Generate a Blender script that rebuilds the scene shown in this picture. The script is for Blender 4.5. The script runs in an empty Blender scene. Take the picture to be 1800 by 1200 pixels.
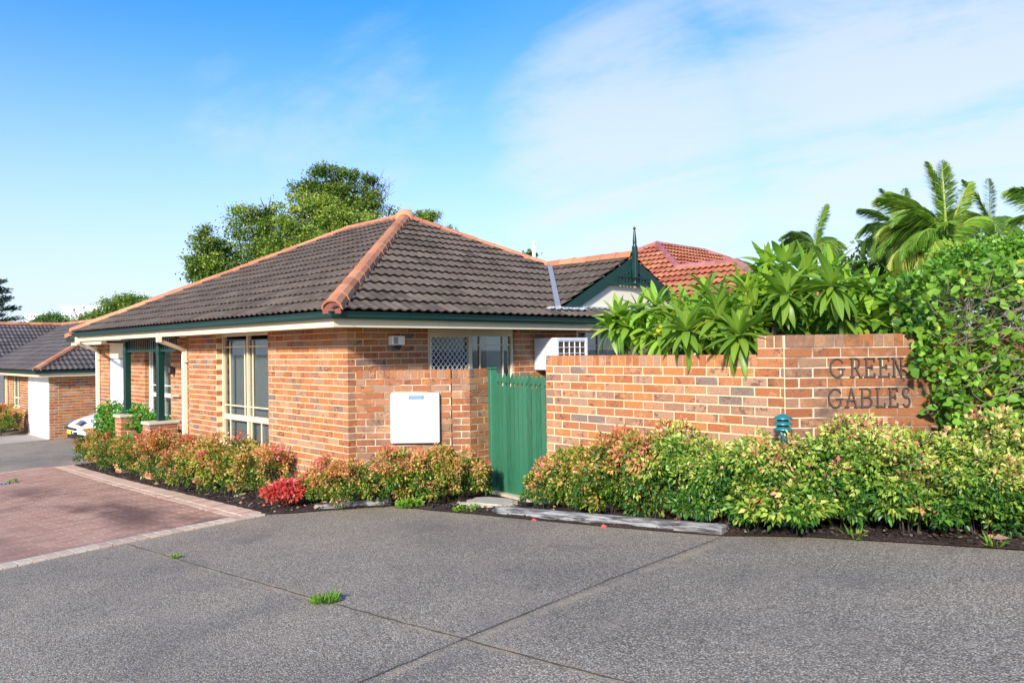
import bpy, bmesh, math, random
import numpy as np
from mathutils import Vector, Matrix
R = math.radians
rnd = random.Random(7)
rng = np.random.default_rng(11)
SC = bpy.context.scene
COL = SC.collection

# ------------------------------------------------------------------ camera
EYE = np.array([-5.2702, -8.3124, 1.89])
YAW, PITCH, ROLL, FPX = 0.7905, 0.0100, 0.0136, 1324.36
FH = np.array([math.cos(YAW), math.sin(YAW), 0.0])          # level view direction
RT = np.array([math.sin(YAW), -math.cos(YAW), 0.0])         # level right direction
F2 = FH * math.cos(PITCH) + np.array([0, 0, math.sin(PITCH)])
U2 = -FH * math.sin(PITCH) + np.array([0, 0, math.cos(PITCH)])
cr = RT * math.cos(ROLL) - U2 * math.sin(ROLL)
cu = RT * math.sin(ROLL) + U2 * math.cos(ROLL)
cam = bpy.data.cameras.new('camera'); camo = bpy.data.objects.new('camera', cam); COL.objects.link(camo)
cam.lens = FPX / 1800 * 36; cam.sensor_width = 36; cam.clip_start = 0.1; cam.clip_end = 3000
M = Matrix.Identity(4)
for i in range(3):
    M[i][0] = cr[i]; M[i][1] = cu[i]; M[i][2] = -F2[i]; M[i][3] = EYE[i]
camo.matrix_world = M
SC.camera = camo

# ------------------------------------------------------------------ light, sky, exposure
SUN_AZ_FROM_NEG_X = 26.0      # degrees the sun stands towards -Y from -X
SUN_EL = 25.0
a = R(180 + SUN_AZ_FROM_NEG_X); e = R(SUN_EL)
to_sun = Vector((math.cos(a) * math.cos(e), math.sin(a) * math.cos(e), math.sin(e)))
sl = bpy.data.lights.new('sun', 'SUN'); so = bpy.data.objects.new('sun', sl); COL.objects.link(so)
sl.energy = 3.95; sl.angle = R(4.5); sl.color = (1.0, 0.945, 0.865)
so.rotation_euler = to_sun.to_track_quat('Z', 'Y').to_euler(); so.location = (-10, -10, 20)
w = bpy.data.worlds.new('World'); SC.world = w; w.use_nodes = True
SC.view_settings.view_transform = 'Standard'; SC.view_settings.look = 'None'
SC.view_settings.gamma = 1; SC.view_settings.use_curve_mapping = False
SC.view_settings.exposure = 0.86
SKY_STRENGTH = 0.125

class NT:
    """tiny helper to write node trees"""
    def __init__(s, tree): s.t = tree; s.n = tree.nodes; s.l = tree.links
    def node(s, typ, _in=None, **kw):
        n = s.n.new(typ)
        for k, v in kw.items(): setattr(n, k, v)
        if _in:
            for k, v in _in.items(): s.set(n, k, v)
        return n
    def set(s, n, k, v):
        if isinstance(k, int): sock = n.inputs[k]
        else: sock = n.inputs[k]
        if isinstance(v, bpy.types.NodeSocket): s.l.new(v, sock)
        elif isinstance(v, bpy.types.Node): s.l.new(v.outputs[0], sock)
        else:
            if sock.type == 'RGBA' and hasattr(v, '__len__') and len(v) == 3: v = (*v, 1)
            sock.default_value = v
    def math(s, op, a, b=0.0, c=None, clamp=False):
        n = s.n.new('ShaderNodeMath'); n.operation = op; n.use_clamp = clamp
        s.set(n, 0, a); s.set(n, 1, b)
        if c is not None: s.set(n, 2, c)
        return n.outputs[0]
    def vmath(s, op, a, b=None, out=0):
        n = s.n.new('ShaderNodeVectorMath'); n.operation = op
        s.set(n, 0, a)
        if b is not None: s.set(n, 3 if op == 'SCALE' else 1, b)
        return n.outputs[out]
    def mix(s, f, a, b, mode='MIX'):
        n = s.n.new('ShaderNodeMix'); n.data_type = 'RGBA'; n.blend_type = mode
        s.set(n, 0, f); s.set(n, 6, a); s.set(n, 7, b)
        return n.outputs[2]
    def ramp(s, fac, stops, interp='LINEAR'):
        n = s.n.new('ShaderNodeValToRGB'); n.color_ramp.interpolation = interp
        el = n.color_ramp.elements
        while len(el) < len(stops): el.new(0.5)
        for e_, (p, c) in zip(el, stops):
            e_.position = p; e_.color = (*c, 1) if len(c) == 3 else c
        s.set(n, 0, fac)
        return n.outputs[0]
    def maprange(s, v, a0, a1, b0=0.0, b1=1.0, smooth=True):
        n = s.n.new('ShaderNodeMapRange'); n.clamp = True
        if smooth: n.interpolation_type = 'SMOOTHSTEP'
        s.set(n, 0, v); s.set(n, 1, a0); s.set(n, 2, a1); s.set(n, 3, b0); s.set(n, 4, b1)
        return n.outputs[0]
    def noise(s, vec, scale, detail=3.0, rough=0.55, dist=0.0, color=False):
        n = s.n.new('ShaderNodeTexNoise')
        s.set(n, 'Vector', vec); s.set(n, 'Scale', scale); s.set(n, 'Detail', detail); s.set(n, 'Roughness', rough); s.set(n, 'Distortion', dist)
        return n.outputs[1 if color else 0]

# world: physical sky with thin cirrus mixed in by direction
T = NT(w.node_tree); T.n.clear()
sky = T.node('ShaderNodeTexSky', sky_type='NISHITA', sun_disc=False)
sky.sun_elevation = R(SUN_EL); sky.sun_rotation = math.atan2(to_sun.x, to_sun.y)
sky.altitude = 0; sky.air_density = 1.0; sky.dust_density = 0.35; sky.ozone_density = 4.0
tc = T.node('ShaderNodeTexCoord'); dirv = tc.outputs['Generated']
sep = T.node('ShaderNodeSeparateXYZ', {0: dirv})
zc = sep.outputs[2]
# project direction on a high flat cloud deck so that streaks lie in perspective
zz = T.math('ADD', T.math('MAXIMUM', zc, 0.0), 0.12)
px = T.math('DIVIDE', sep.outputs[0], zz); py = T.math('DIVIDE', sep.outputs[1], zz)
comb = T.node('ShaderNodeCombineXYZ', {0: px, 1: py})
mp = T.node('ShaderNodeMapping', {'Vector': comb.outputs[0], 'Rotation': (0, 0, R(28)), 'Scale': (1.7, 0.5, 1.0)})
n1 = T.math('ADD', T.math('MULTIPLY', T.noise(mp.outputs[0], 1.1, 7.0, 0.64, 0.6), 0.72), T.math('MULTIPLY', T.noise(comb.outputs[0], 3.2, 8.0, 0.68, 0.3), 0.28))
n2 = T.noise(comb.outputs[0], 0.42, 2.0, 0.5)
def toward(az_px, v_px, r0, r1):
    d = F2 + (az_px - 900) / FPX * cr - (v_px - 600) / FPX * cu; d = d / np.linalg.norm(d)
    dt = T.vmath('DOT_PRODUCT', dirv, tuple(float(q) for q in d), out=1)
    return T.maprange(dt, math.cos(R(r1)), math.cos(R(r0)))
bank = T.math('MAXIMUM', toward(1650, 120, 3, 24), T.math('MULTIPLY', toward(1130, 270, 2, 16), 0.95))
bank = T.math('MAXIMUM', bank, T.math('MULTIPLY', toward(1450, 300, 3, 22), 0.70))
bank = T.math('MAXIMUM', bank, T.math('MULTIPLY', toward(400, 190, 0.2, 5.5), 0.55))
bank = T.math('MAXIMUM', bank, T.math('MULTIPLY', toward(640, 235, 1, 13), 0.5))
bank = T.math('MAXIMUM', bank, T.math('MULTIPLY', T.maprange(n2, 0.42, 0.7), 0.35))
cl = T.math('MULTIPLY', T.maprange(T.math('ADD', n1, T.math('MULTIPLY', bank, 0.30)), 0.54, 0.84), bank)
cl = T.math('MAXIMUM', cl, T.math('MULTIPLY', toward(1400, 280, 2, 30), 0.14))
cl = T.math('MULTIPLY', cl, 0.70, clamp=True)
hs = T.node('ShaderNodeHueSaturation', {'Hue': 0.508, 'Saturation': 1.32, 'Value': 1.34, 'Fac': 1.0, 'Color': sky.outputs[0]})
# haze band near the horizon keeps the pale blue of the photograph
hz = T.maprange(zc, -0.02, 0.50, 1.0, 0.0)
hz = T.math('POWER', hz, 1.35)
skyc = T.mix(T.math('MULTIPLY', hz, 0.94), hs.outputs[0], (3.35, 3.75, 4.55))
skyc = T.mix(cl, skyc, (3.95, 4.1, 4.75))
bg = T.node('ShaderNodeBackground', {'Color': skyc, 'Strength': SKY_STRENGTH})
T.l.new(bg.outputs[0], T.node('ShaderNodeOutputWorld').inputs[0])

# ------------------------------------------------------------------ ground height (a gently falling site)
GC = [0.4956300647073729, 0.10846511273836791, -0.03486604816180659, -0.0024259447953184562, -0.0072962092744697365, -0.0013731103985398924]
def gz(x, y):
    dx = np.asarray(x, float) - EYE[0]; dy = np.asarray(y, float) - EYE[1]
    L = np.clip(dx * RT[0] + dy * RT[1], -18, 7); D = np.clip(dx * FH[0] + dy * FH[1], -2, 24)
    return GC[0] + GC[1] * L + GC[2] * D + GC[3] * L * L + GC[4] * L * D + GC[5] * D * D

# ------------------------------------------------------------------ materials
def mat(name):
    m = bpy.data.materials.new(name); m.use_nodes = True
    t = NT(m.node_tree); t.n.clear()
    return m, t
def finish(t, color, rough=0.8, metallic=0.0, normal=None, spec=0.5, extra=None):
    b = t.node('ShaderNodeBsdfPrincipled', {'Base Color': color, 'Roughness': rough, 'Metallic': metallic, 'Specular IOR Level': spec})
    if normal is not None: t.set(b, 'Normal', normal)
    if extra:
        for k, v in extra.items(): t.set(b, k, v)
    o = t.node('ShaderNodeOutputMaterial'); t.l.new(b.outputs[0], o.inputs[0])
    return b
def bump(t, h, strength=0.3, dist=0.01):
    return t.node('ShaderNodeBump', {'Height': h, 'Strength': strength, 'Distance': dist}).outputs[0]
def oc(t): return t.node('ShaderNodeTexCoord').outputs['Object']
def wpos(t): return t.node('ShaderNodeNewGeometry').outputs['Position']
def rand(t):
    """0..1, different for every object and every loose piece of a joined mesh"""
    o = t.node('ShaderNodeObjectInfo').outputs['Random']; g = t.node('ShaderNodeNewGeometry').outputs['Random Per Island']
    return t.math('FRACT', t.math('ADD', o, g))
def simple(name, col, rough=0.6, metallic=0.0, var=0.12, scale=6.0, bumps=0.0, bscale=60.0, dirt=0.0, dirtcol=(0.12, 0.10, 0.08)):
    m, t = mat(name)
    p = wpos(t)
    n = t.noise(p, scale, 4.0)
    c = t.mix(1.0, col, t.ramp(n, [(0.25, (1 - var,) * 3), (0.75, (1 + 0 * var,) * 3)]), 'MULTIPLY')
    if dirt:
        d = t.noise(p, scale * 2.3, 6.0, 0.65)
        c = t.mix(t.math('MULTIPLY', t.maprange(d, 0.5, 0.75), dirt), c, dirtcol)
    nr = bump(t, t.noise(p, bscale, 3.0), bumps, 0.004) if bumps else None
    finish(t, c, rough, metallic, nr)
    return m

def brick_material(name, stained=0.0, bright=1.0):
    m, t = mat(name)
    r = rand(t)
    off = t.vmath('ADD', oc(t), t.node('ShaderNodeCombineXYZ', {0: t.math('MULTIPLY', r, 137.0), 1: t.math('MULTIPLY', r, 71.0), 2: r}).outputs[0])
    k = bright
    c = t.ramp(r, [(0.0, (.46 * k, .165 * k, .065 * k)), (0.18, (.49 * k, .21 * k, .10 * k)), (0.32, (.41 * k, .13 * k, .05 * k)), (0.45, (.43 * k, .22 * k, .13 * k)),
                   (0.57, (.50 * k, .18 * k, .06 * k)), (0.70, (.36 * k, .17 * k, .10 * k)), (0.79, (.52 * k, .26 * k, .13 * k)), (0.86, (.44 * k, .15 * k, .065 * k)), (0.966, (.25, .16, .12))], 'CONSTANT')
    c = t.mix(1.0, c, (.88, .95, .97), 'MULTIPLY')
    # flashing: soft darker or paler middle
    f = t.noise(off, 9.0, 2.0)
    c = t.mix(t.math('MULTIPLY', t.maprange(f, 0.55, 0.72), 0.55), c, (.56 * k, .29 * k, .15 * k))
    f2 = t.noise(t.vmath('ADD', off, (31.0, 5.0, 9.0)), 24.0, 4.0, 0.7)
    f3 = t.noise(t.vmath('ADD', off, (3.0, 55.0, 1.0)), 3.5, 1.0)
    c = t.mix(t.math('MULTIPLY', t.math('MULTIPLY', t.maprange(f2, 0.50, 0.60), t.maprange(f3, 0.52, 0.62)), 0.8), c, (.10, .06, .05))
    # fine iron speckle
    sp = t.noise(off, 150.0, 2.0, 0.6)
    c = t.mix(t.math('MULTIPLY', t.maprange(sp, 0.60, 0.72), 0.6), c, (.10, .05, .035))
    g = t.noise(off, 60.0, 4.0)
    c = t.mix(1.0, c, t.ramp(g, [(0.3, (.84,) * 3), (0.7, (1.1,) * 3)]), 'MULTIPLY')
    if stained:
        z = t.node('ShaderNodeSeparateXYZ', {0: wpos(t)}).outputs[2]
        s_ = t.math('MULTIPLY', t.maprange(t.noise(wpos(t), 3.2, 5.0, 0.65), 0.48, 0.68), stained)
        c = t.mix(s_, c, (.075, .055, .045))
    finish(t, c, 0.88, 0.0, bump(t, g, 0.35, 0.004), 0.25)
    return m
MAT = {}
MAT['brick'] = brick_material('brick_clay')
MAT['brick_stained'] = brick_material('brick_clay_weathered', 0.6, 0.84)
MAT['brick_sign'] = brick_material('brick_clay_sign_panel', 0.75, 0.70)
MAT['brick_far'] = brick_material('brick_clay_far', 0.0, 0.95)
def mortar(name, col, dark=0.0):
    m, t = mat(name); p = wpos(t)
    c = t.mix(1.0, col, t.ramp(t.noise(p, 14.0, 5.0), [(0.3, (.82,) * 3), (0.7, (1.08,) * 3)]), 'MULTIPLY')
    if dark: c = t.mix(t.math('MULTIPLY', t.maprange(t.noise(p, 2.1, 4.0, 0.6), 0.42, 0.62), dark), c, (.06, .045, .035))
    finish(t, c, 0.95, 0.0, bump(t, t.noise(p, 220.0, 3.0), 0.5, 0.003), 0.2)
    return m
MAT['mortar'] = mortar('mortar_cream', (.76, .58, .34))
MAT['mortar_grey'] = mortar('mortar_cream_stained', (.60, .48, .33), 0.75)
MAT['cream'] = simple('cream_paint', (.80, .66, .42), 0.45, var=.08, scale=2.0, dirt=.10, dirtcol=(.35, .28, .18))
MAT['cream_pale'] = simple('pale_cream_render', (.84, .74, .56), 0.6, var=.08, scale=2.0, dirt=.08, dirtcol=(.4, .34, .26))
MAT['white'] = simple('white_paint', (.84, .84, .82), 0.4, var=.05, scale=3.0, dirt=.07, dirtcol=(.45, .42, .36))
MAT['green_dark'] = simple('heritage_green_paint', (.006, .045, .034), 0.38, var=.25, scale=5.0)
MAT['green_gate'] = None
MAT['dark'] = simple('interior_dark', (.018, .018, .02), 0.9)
MAT['steel'] = simple('galvanised_steel', (.38, .385, .385), 0.55, 0.35, var=.3, scale=18.0)
MAT['black'] = simple('black_plastic', (.02, .02, .022), 0.45)
MAT['teal'] = simple('teal_enamel', (.012, .17, .20), 0.35, var=.15, scale=14.0)
MAT['bronze'] = simple('weathered_bronze', (.095, .078, .065), 0.55, 0.35, var=.4, scale=30.0, dirt=.35, dirtcol=(.20, .21, .19))
MAT['stone'] = simple('pale_stone', (.50, .44, .34), 0.9, var=.3, scale=9.0, bumps=.5, dirt=.3, dirtcol=(.14, .11, .08))
MAT['capstone'] = simple('cream_capping_stone', (.62, .53, .38), 0.85, var=.2, scale=8.0, bumps=.3)
MAT['concrete'] = simple('driveway_concrete', (.36, .31, .25), 0.92, var=.22, scale=1.2, bumps=.3, dirt=.15)
MAT['sand'] = simple('paver_bedding', (.16, .10, .08), 0.95, var=.3, scale=5.0)
MAT['blue'] = simple('blue_label', (.03, .15, .38), 0.5)
MAT['plate'] = simple('yellow_plate', (.75, .60, .03), 0.4)
MAT['amber'] = simple('amber_lens', (.75, .22, .02), 0.2)
MAT['carwhite'] = simple('white_car_paint', (.80, .81, .82), 0.18, var=.03)
MAT['rubber'] = simple('tyre_rubber', (.02, .02, .02), 0.8)
MAT['chrome'] = simple('wheel_alloy', (.6, .6, .62), 0.3, 0.9)
MAT['headlamp'] = simple('headlamp_glass', (.16, .18, .20), 0.08, 0.2)
MAT['timber_brown'] = simple('weathered_board', (.30, .22, .15), 0.8, var=.3, scale=10.0)
MAT['bark'] = simple('grey_bark', (.085, .07, .058), 0.9, var=.4, scale=12.0, bumps=.6)
MAT['bark_pale'] = simple('pale_grey_stem', (.26, .23, .19), 0.85, var=.35, scale=20.0, bumps=.4)
MAT['twig'] = simple('bare_twig', (.34, .27, .20), 0.85, var=.4, scale=25.0)
MAT['curtain'] = simple('pale_curtain', (.66, .68, .58), 0.8, var=.15, scale=3.0)
MAT['blind'] = simple('grey_vertical_blind', (.36, .37, .36), 0.7, var=.1)
MAT['acgrill'] = simple('air_conditioner_coil', (.09, .055, .02), 0.6, var=.4, scale=30.0)
MAT['acplastic'] = simple('air_conditioner_casing', (.72, .74, .78), 0.4, var=.06)

def gate_paint():
    m, t = mat('chipped_green_gate_paint'); p = wpos(t)
    r = rand(t)
    c = t.mix(r, (.022, .115, .052), (.040, .170, .085))
    stretch = t.node('ShaderNodeMapping', {'Vector': p, 'Scale': (1, 1, .25)}).outputs[0]
    c = t.mix(t.math('MULTIPLY', t.maprange(t.noise(stretch, 30.0, 5.0), 0.42, 0.7), 0.4), c, (.035, .23, .15))
    chip = t.maprange(t.noise(t.node('ShaderNodeMapping', {'Vector': p, 'Scale': (1, 1, .45)}).outputs[0], 26.0, 5.0, 0.7), 0.70, 0.73)
    c = t.mix(chip, c, (.30, .24, .17))
    finish(t, c, 0.5, 0.0, bump(t, t.noise(stretch, 90.0, 4.0), 0.25, 0.003), 0.4)
    return m
MAT['green_gate'] = gate_paint()

def glass_mat():
    m, t = mat('window_glass')
    fr = t.node('ShaderNodeFresnel', {'IOR': 1.5})
    tr = t.node('ShaderNodeBsdfTransparent', {'Color': (.74, .77, .76)})
    gl = t.node('ShaderNodeBsdfGlossy', {'Roughness': 0.02, 'Color': (.9, .95, 1)})
    mx = t.node('ShaderNodeMixShader', {0: t.math('ADD', t.math('MULTIPLY', fr.outputs[0], 0.34), 0.01, clamp=True), 1: tr.outputs[0], 2: gl.outputs[0]})
    t.l.new(mx.outputs[0], t.node('ShaderNodeOutputMaterial').inputs[0])
    return m
MAT['glass'] = glass_mat()

def tile_material(name, base, alt, blotch, bright=1.0):
    m, t = mat(name)
    r = rand(t); p = wpos(t)
    c = t.mix(r, base, alt)
    c = t.mix(1.0, c, t.ramp(t.math('FRACT', t.math('MULTIPLY', r, 13.7)), [(0, (.78,) * 3), (1, (1.2,) * 3)]), 'MULTIPLY')
    n = t.noise(p, 5.0, 7.0, 0.7)
    c = t.mix(t.math('MULTIPLY', t.maprange(n, 0.45, 0.72), 0.55), c, blotch)
    f = t.noise(p, 90.0, 4.0, 0.6)
    c = t.mix(1.0, c, t.ramp(f, [(0.3, (.72,) * 3), (0.7, (1.2,) * 3)]), 'MULTIPLY')
    finish(t, c, 0.85, 0.0, bump(t, f, 0.45, 0.004), 0.3)
    return m
MAT['tile'] = tile_material('weathered_concrete_tile', (.088, .064, .046), (.130, .096, .070), (.20, .162, .122))
MAT['tile_far'] = tile_material('weathered_concrete_tile_far', (.090, .074, .066), (.125, .104, .094), (.17, .145, .13))
MAT['ridge'] = tile_material('terracotta_ridge', (.47, .18, .085), (.56, .25, .12), (.38, .15, .09))
MAT['redtile'] = tile_material('red_clay_tile', (.40, .10, .06), (.52, .22, .10), (.26, .06, .045))
MAT['redridge'] = tile_material('red_glazed_ridge', (.32, .11, .10), (.38, .16, .15), (.26, .10, .10))
MAT['pointing'] = simple('red_pointing', (.30, .10, .075), 0.9, var=.3, scale=12.0)

def asphalt():
    m, t = mat('exposed_aggregate'); p = wpos(t)
    v = t.node('ShaderNodeTexVoronoi', {'Vector': p, 'Scale': 118.0, 'Randomness': 1.0})
    vr = t.node('ShaderNodeSeparateColor', {0: v.outputs['Color']}).outputs[0]
    stone = t.ramp(vr, [(0.0, (.12, .10, .085)), (0.24, (.25, .21, .175)), (0.44, (.38, .325, .27)), (0.64, (.52, .445, .37)), (0.80, (.68, .60, .51)), (0.93, (.30, .255, .215))], 'CONSTANT')
    gap = t.maprange(v.outputs['Distance'], 0.30, 0.62)
    c = t.mix(t.math('MULTIPLY', gap, 0.74), stone, (.18, .145, .115))
    n = t.noise(p, 0.45, 5.0, 0.6)
    c = t.mix(1.0, c, t.ramp(n, [(0.3, (.74, .72, .71)), (0.5, (1.0, .96, .91)), (0.72, (1.22, 1.12, .98))]), 'MULTIPLY')
    c = t.mix(1.0, c, (1.07, 1.09, 1.01), 'MULTIPLY')
    # worn tan dust and dark drips
    d = t.noise(p, 1.6, 6.0, 0.7)
    c = t.mix(t.math('MULTIPLY', t.maprange(d, 0.47, 0.72), 0.42), c, (.34, .265, .19))
    d2 = t.noise(t.vmath('ADD', p, (7.0, 3.0, 0.0)), 0.8, 5.0, 0.6)
    c = t.mix(t.math('MULTIPLY', t.maprange(d2, 0.50, 0.72), 0.5), c, (.12, .105, .095))
    # tan grout washed along the control joints at x = -2.56 and y = -5.22
    s = t.node('ShaderNodeSeparateXYZ', {0: p}); wob = t.math('MULTIPLY', t.math('SUBTRACT', t.noise(p, 6.0, 4.0), 0.5), 0.10)
    dx = t.math('ABSOLUTE', t.math('ADD', t.math('ADD', s.outputs[0], 2.56), wob)); dy = t.math('ABSOLUTE', t.math('ADD', t.math('ADD', s.outputs[1], 5.22), wob))
    dd = t.math('MINIMUM', dx, dy)
    j = t.math('MULTIPLY', t.maprange(dd, 0.06, 0.01), t.maprange(t.noise(p, 2.6, 5.0, 0.7), 0.38, 0.60))
    c = t.mix(t.math('MULTIPLY', j, 0.62), c, (.42, .32, .20))
    finish(t, c, 0.9, 0.0, bump(t, t.math('SUBTRACT', 1.0, v.outputs['Distance']), 0.7, 0.006), 0.3)
    return m
MAT['asphalt'] = asphalt()
def mulch():
    m, t = mat('bark_mulch'); p = wpos(t)
    n = t.noise(p, 55.0, 5.0, 0.7)
    c = t.ramp(n, [(0.35, (.018, .013, .011)), (0.55, (.055, .036, .028)), (0.72, (.14, .10, .08))])
    c = t.mix(t.math('MULTIPLY', t.maprange(t.noise(p, 2.0, 4.0), 0.5, 0.75), 0.4), c, (.12, .07, .045))
    finish(t, c, 0.95, 0.0, bump(t, n, 1.0, 0.02), 0.2)
    return m
MAT['mulch'] = mulch()
def chips():
    m, t = mat('mulch_chips'); r = rand(t)
    c = t.ramp(r, [(0, (.02, .014, .012)), (.4, (.06, .036, .026)), (.7, (.10, .055, .04)), (.86, (.19, .135, .10)), (.95, (.40, .33, .26))], 'CONSTANT')
    finish(t, c, 0.9); return m
MAT['chips'] = chips()
def paver(name, c0, c1, c2, stain):
    m, t = mat(name); r = rand(t); p = wpos(t)
    c = t.ramp(r, [(0, c0), (.4, c1), (.8, c2)])
    c = t.mix(1.0, c, t.ramp(t.noise(p, 25.0, 4.0), [(0.3, (.82,) * 3), (0.7, (1.1,) * 3)]), 'MULTIPLY')
    if stain:
        # tyre grime: a long soft dark band along the drive
        s = t.node('ShaderNodeSeparateXYZ', {0: p})
        xx = t.math('ADD', s.outputs[0], t.math('MULTIPLY', s.outputs[1], 0.05))
        b1 = t.maprange(t.math('ABSOLUTE', t.math('ADD', xx, 1.75)), 0.75, 0.1)
        b2 = t.maprange(t.math('ABSOLUTE', t.math('ADD', xx, 3.5)), 0.5, 0.1)
        b = t.math('MULTIPLY', t.math('MAXIMUM', b1, t.math('MULTIPLY', b2, .5)), t.maprange(t.noise(t.node('ShaderNodeMapping', {'Vector': p, 'Scale': (1.0, .5, 1)}).outputs[0], 1.5, 5.0), 0.36, 0.62))
        b = t.math('MULTIPLY', b, t.maprange(s.outputs[1], 8.6, 6.0))
        b = t.math('MAXIMUM', b, t.math('MULTIPLY', t.maprange(t.noise(p, .7, 5.0, .6), .52, .72), .5))
        c = t.mix(t.math('MULTIPLY', b, stain), c, (.10, .055, .045))
    finish(t, c, 0.85, 0.0, bump(t, t.noise(p, 120.0, 3.0), 0.4, 0.003), 0.3)
    return m
MAT['paver_red'] = paver('red_clay_paver', (.37, .20, .135), (.42, .24, .165), (.46, .275, .195), 0.85)
MAT['paver_tan'] = paver('tan_clay_paver', (.58, .41, .29), (.64, .46, .33), (.54, .33, .22), 0.0)
MAT['paver_pale'] = paver('pale_clay_paver', (.52, .41, .31), (.58, .47, .36), (.46, .35, .27), 0.0)
def logwood():
    m, t = mat('weathered_grey_log'); o = oc(t)
    st = t.node('ShaderNodeMapping', {'Vector': o, 'Scale': (1.2, 14, 14)}).outputs[0]
    n = t.noise(st, 3.0, 6.0, 0.7, 0.4)
    c = t.ramp(n, [(0.36, (.03, .028, .026)), (0.46, (.13, .12, .11)), (0.56, (.31, .30, .28)), (0.75, (.47, .46, .43))])
    c = t.mix(t.maprange(t.noise(t.node('ShaderNodeMapping', {'Vector': o, 'Scale': (1.0, 6, 6)}).outputs[0], 1.6, 4.0, 0.6), 0.60, 0.72), c, (.035, .032, .03))
    finish(t, c, 0.9, 0.0, bump(t, n, 0.9, 0.02), 0.2)
    return m
MAT['log'] = logwood()

def leaf_material(name, cols, trans=0.35, rough=0.42, spec=0.4, vein=False):
    """cols: ramp over the per-leaf 'tint' attribute (0 mature .. 1 new growth; low tint also paints shrub shade)"""
    m, t = mat(name)
    at = t.node('ShaderNodeAttribute', attribute_name='tint'); orr = t.node('ShaderNodeObjectInfo').outputs['Random']
    r = t.node('ShaderNodeNewGeometry').outputs['Random Per Island']
    f = t.math('ADD', t.math('ADD', at.outputs['Fac'], t.math('MULTIPLY', t.math('SUBTRACT', orr, 0.5), 0.14)), t.math('MULTIPLY', t.math('SUBTRACT', r, 0.5), 0.34), clamp=True)
    c = t.ramp(f, cols)
    c = t.mix(1.0, c, t.ramp(t.math('FRACT', t.math('MULTIPLY', r, 17.3)), [(0, (.72,) * 3), (1, (1.25,) * 3)]), 'MULTIPLY')
    if vein:
        uv = t.node('ShaderNodeAttribute', attribute_name='across')
        mid = t.maprange(t.math('ABSOLUTE', uv.outputs['Fac']), 0.0, 0.10, 1.0, 0.0)
        c = t.mix(t.math('MULTIPLY', mid, 0.55), c, (.42, .52, .20))
    b = t.node('ShaderNodeBsdfPrincipled', {'Base Color': c, 'Roughness': rough, 'Specular IOR Level': spec})
    tr = t.node('ShaderNodeBsdfTranslucent', {'Color': t.mix(1.0, c, (1.25, 1.3, .6), 'MULTIPLY')})
    mx = t.node('ShaderNodeMixShader', {0: trans, 1: b.outputs[0], 2: tr.outputs[0]})
    t.l.new(mx.outputs[0], t.node('ShaderNodeOutputMaterial').inputs[0])
    return m
G0 = (.025, .085, .012)
MAT['nan_mixed'] = leaf_material('nandina_leaf_mixed', [(0, (.03, .11, .012)), (.22, (.12, .22, .02)), (.38, (.36, .36, .04)), (.52, (.60, .42, .10)), (.68, (.70, .34, .13)), (.84, (.72, .26, .16)), (1, (.62, .13, .12))], 0.3)
MAT['nan_rust'] = leaf_material('nandina_leaf_rust', [(0, (.03, .10, .015)), (.25, (.12, .20, .025)), (.45, (.40, .34, .06)), (.66, (.60, .30, .11)), (.86, (.60, .20, .11)), (1, (.55, .09, .08))], 0.3)
MAT['nan_red'] = leaf_material('nandina_leaf_red', [(0, (.30, .08, .03)), (.2, (.58, .08, .05)), (.6, (.72, .09, .09)), (1, (.78, .24, .22))], 0.3)
MAT['nan_green'] = leaf_material('nandina_leaf_green', [(0, (.03, .10, .015)), (.25, (.09, .22, .025)), (.5, (.27, .39, .05)), (.72, (.50, .54, .10)), (.88, (.66, .58, .20)), (.96, (.62, .34, .18)), (1, (.60, .20, .14))], 0.25)
MAT['hedge_leaf'] = leaf_material('broad_hedge_leaf', [(0, (.05, .14, .02)), (.4, (.13, .29, .03)), (.85, (.26, .44, .05)), (.97, (.34, .48, .06)), (1, (.62, .56, .05))], 0.35)
MAT['bright_leaf'] = leaf_material('bright_green_leaf', [(0, (.035, .12, .012)), (.5, (.11, .27, .025)), (1, (.24, .44, .04))], 0.35)
MAT['ivy_leaf'] = leaf_material('glossy_green_leaf', [(0, (.02, .09, .01)), (.5, (.06, .23, .02)), (1, (.16, .40, .04))], 0.35)
MAT['tree_leaf'] = leaf_material('camphor_leaf', [(0, (.035, .085, .012)), (.5, (.13, .22, .025)), (1, (.32, .38, .04))], 0.3)
MAT['tree_dark'] = leaf_material('dark_tree_leaf', [(0, (.035, .085, .015)), (.5, (.09, .17, .025)), (1, (.24, .30, .04))], 0.35)
MAT['tree_far'] = leaf_material('far_tree_leaf', [(0, (.06, .12, .04)), (.5, (.13, .24, .05)), (1, (.22, .33, .06))], 0.35)
MAT['conifer_leaf'] = leaf_material('conifer_needle', [(0, (.015, .045, .02)), (1, (.05, .09, .04))], 0.2)
MAT['palm_leaf'] = leaf_material('palm_leaflet', [(0, (.07, .18, .025)), (.4, (.19, .36, .045)), (.8, (.42, .50, .09)), (1, (.56, .52, .14))], 0.4)
MAT['palm_dark'] = leaf_material('dark_palm_leaflet', [(0, (.04, .11, .02)), (.5, (.13, .25, .04)), (1, (.30, .38, .07))], 0.35)
MAT['frangi'] = leaf_material('frangipani_leaf', [(0, (.06, .19, .02)), (.35, (.16, .35, .035)), (.80, (.34, .50, .05)), (.95, (.42, .52, .05)), (1, (.74, .54, .02))], 0.38, 0.42, 0.5, vein=True)
MAT['grass'] = leaf_material('weed_leaf', [(0, (.08, .20, .02)), (1, (.28, .48, .05))], 0.4)
MAT['litter'] = leaf_material('dry_leaf', [(0, (.20, .10, .05)), (.6, (.45, .30, .20)), (1, (.60, .10, .10))], 0.1)

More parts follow.
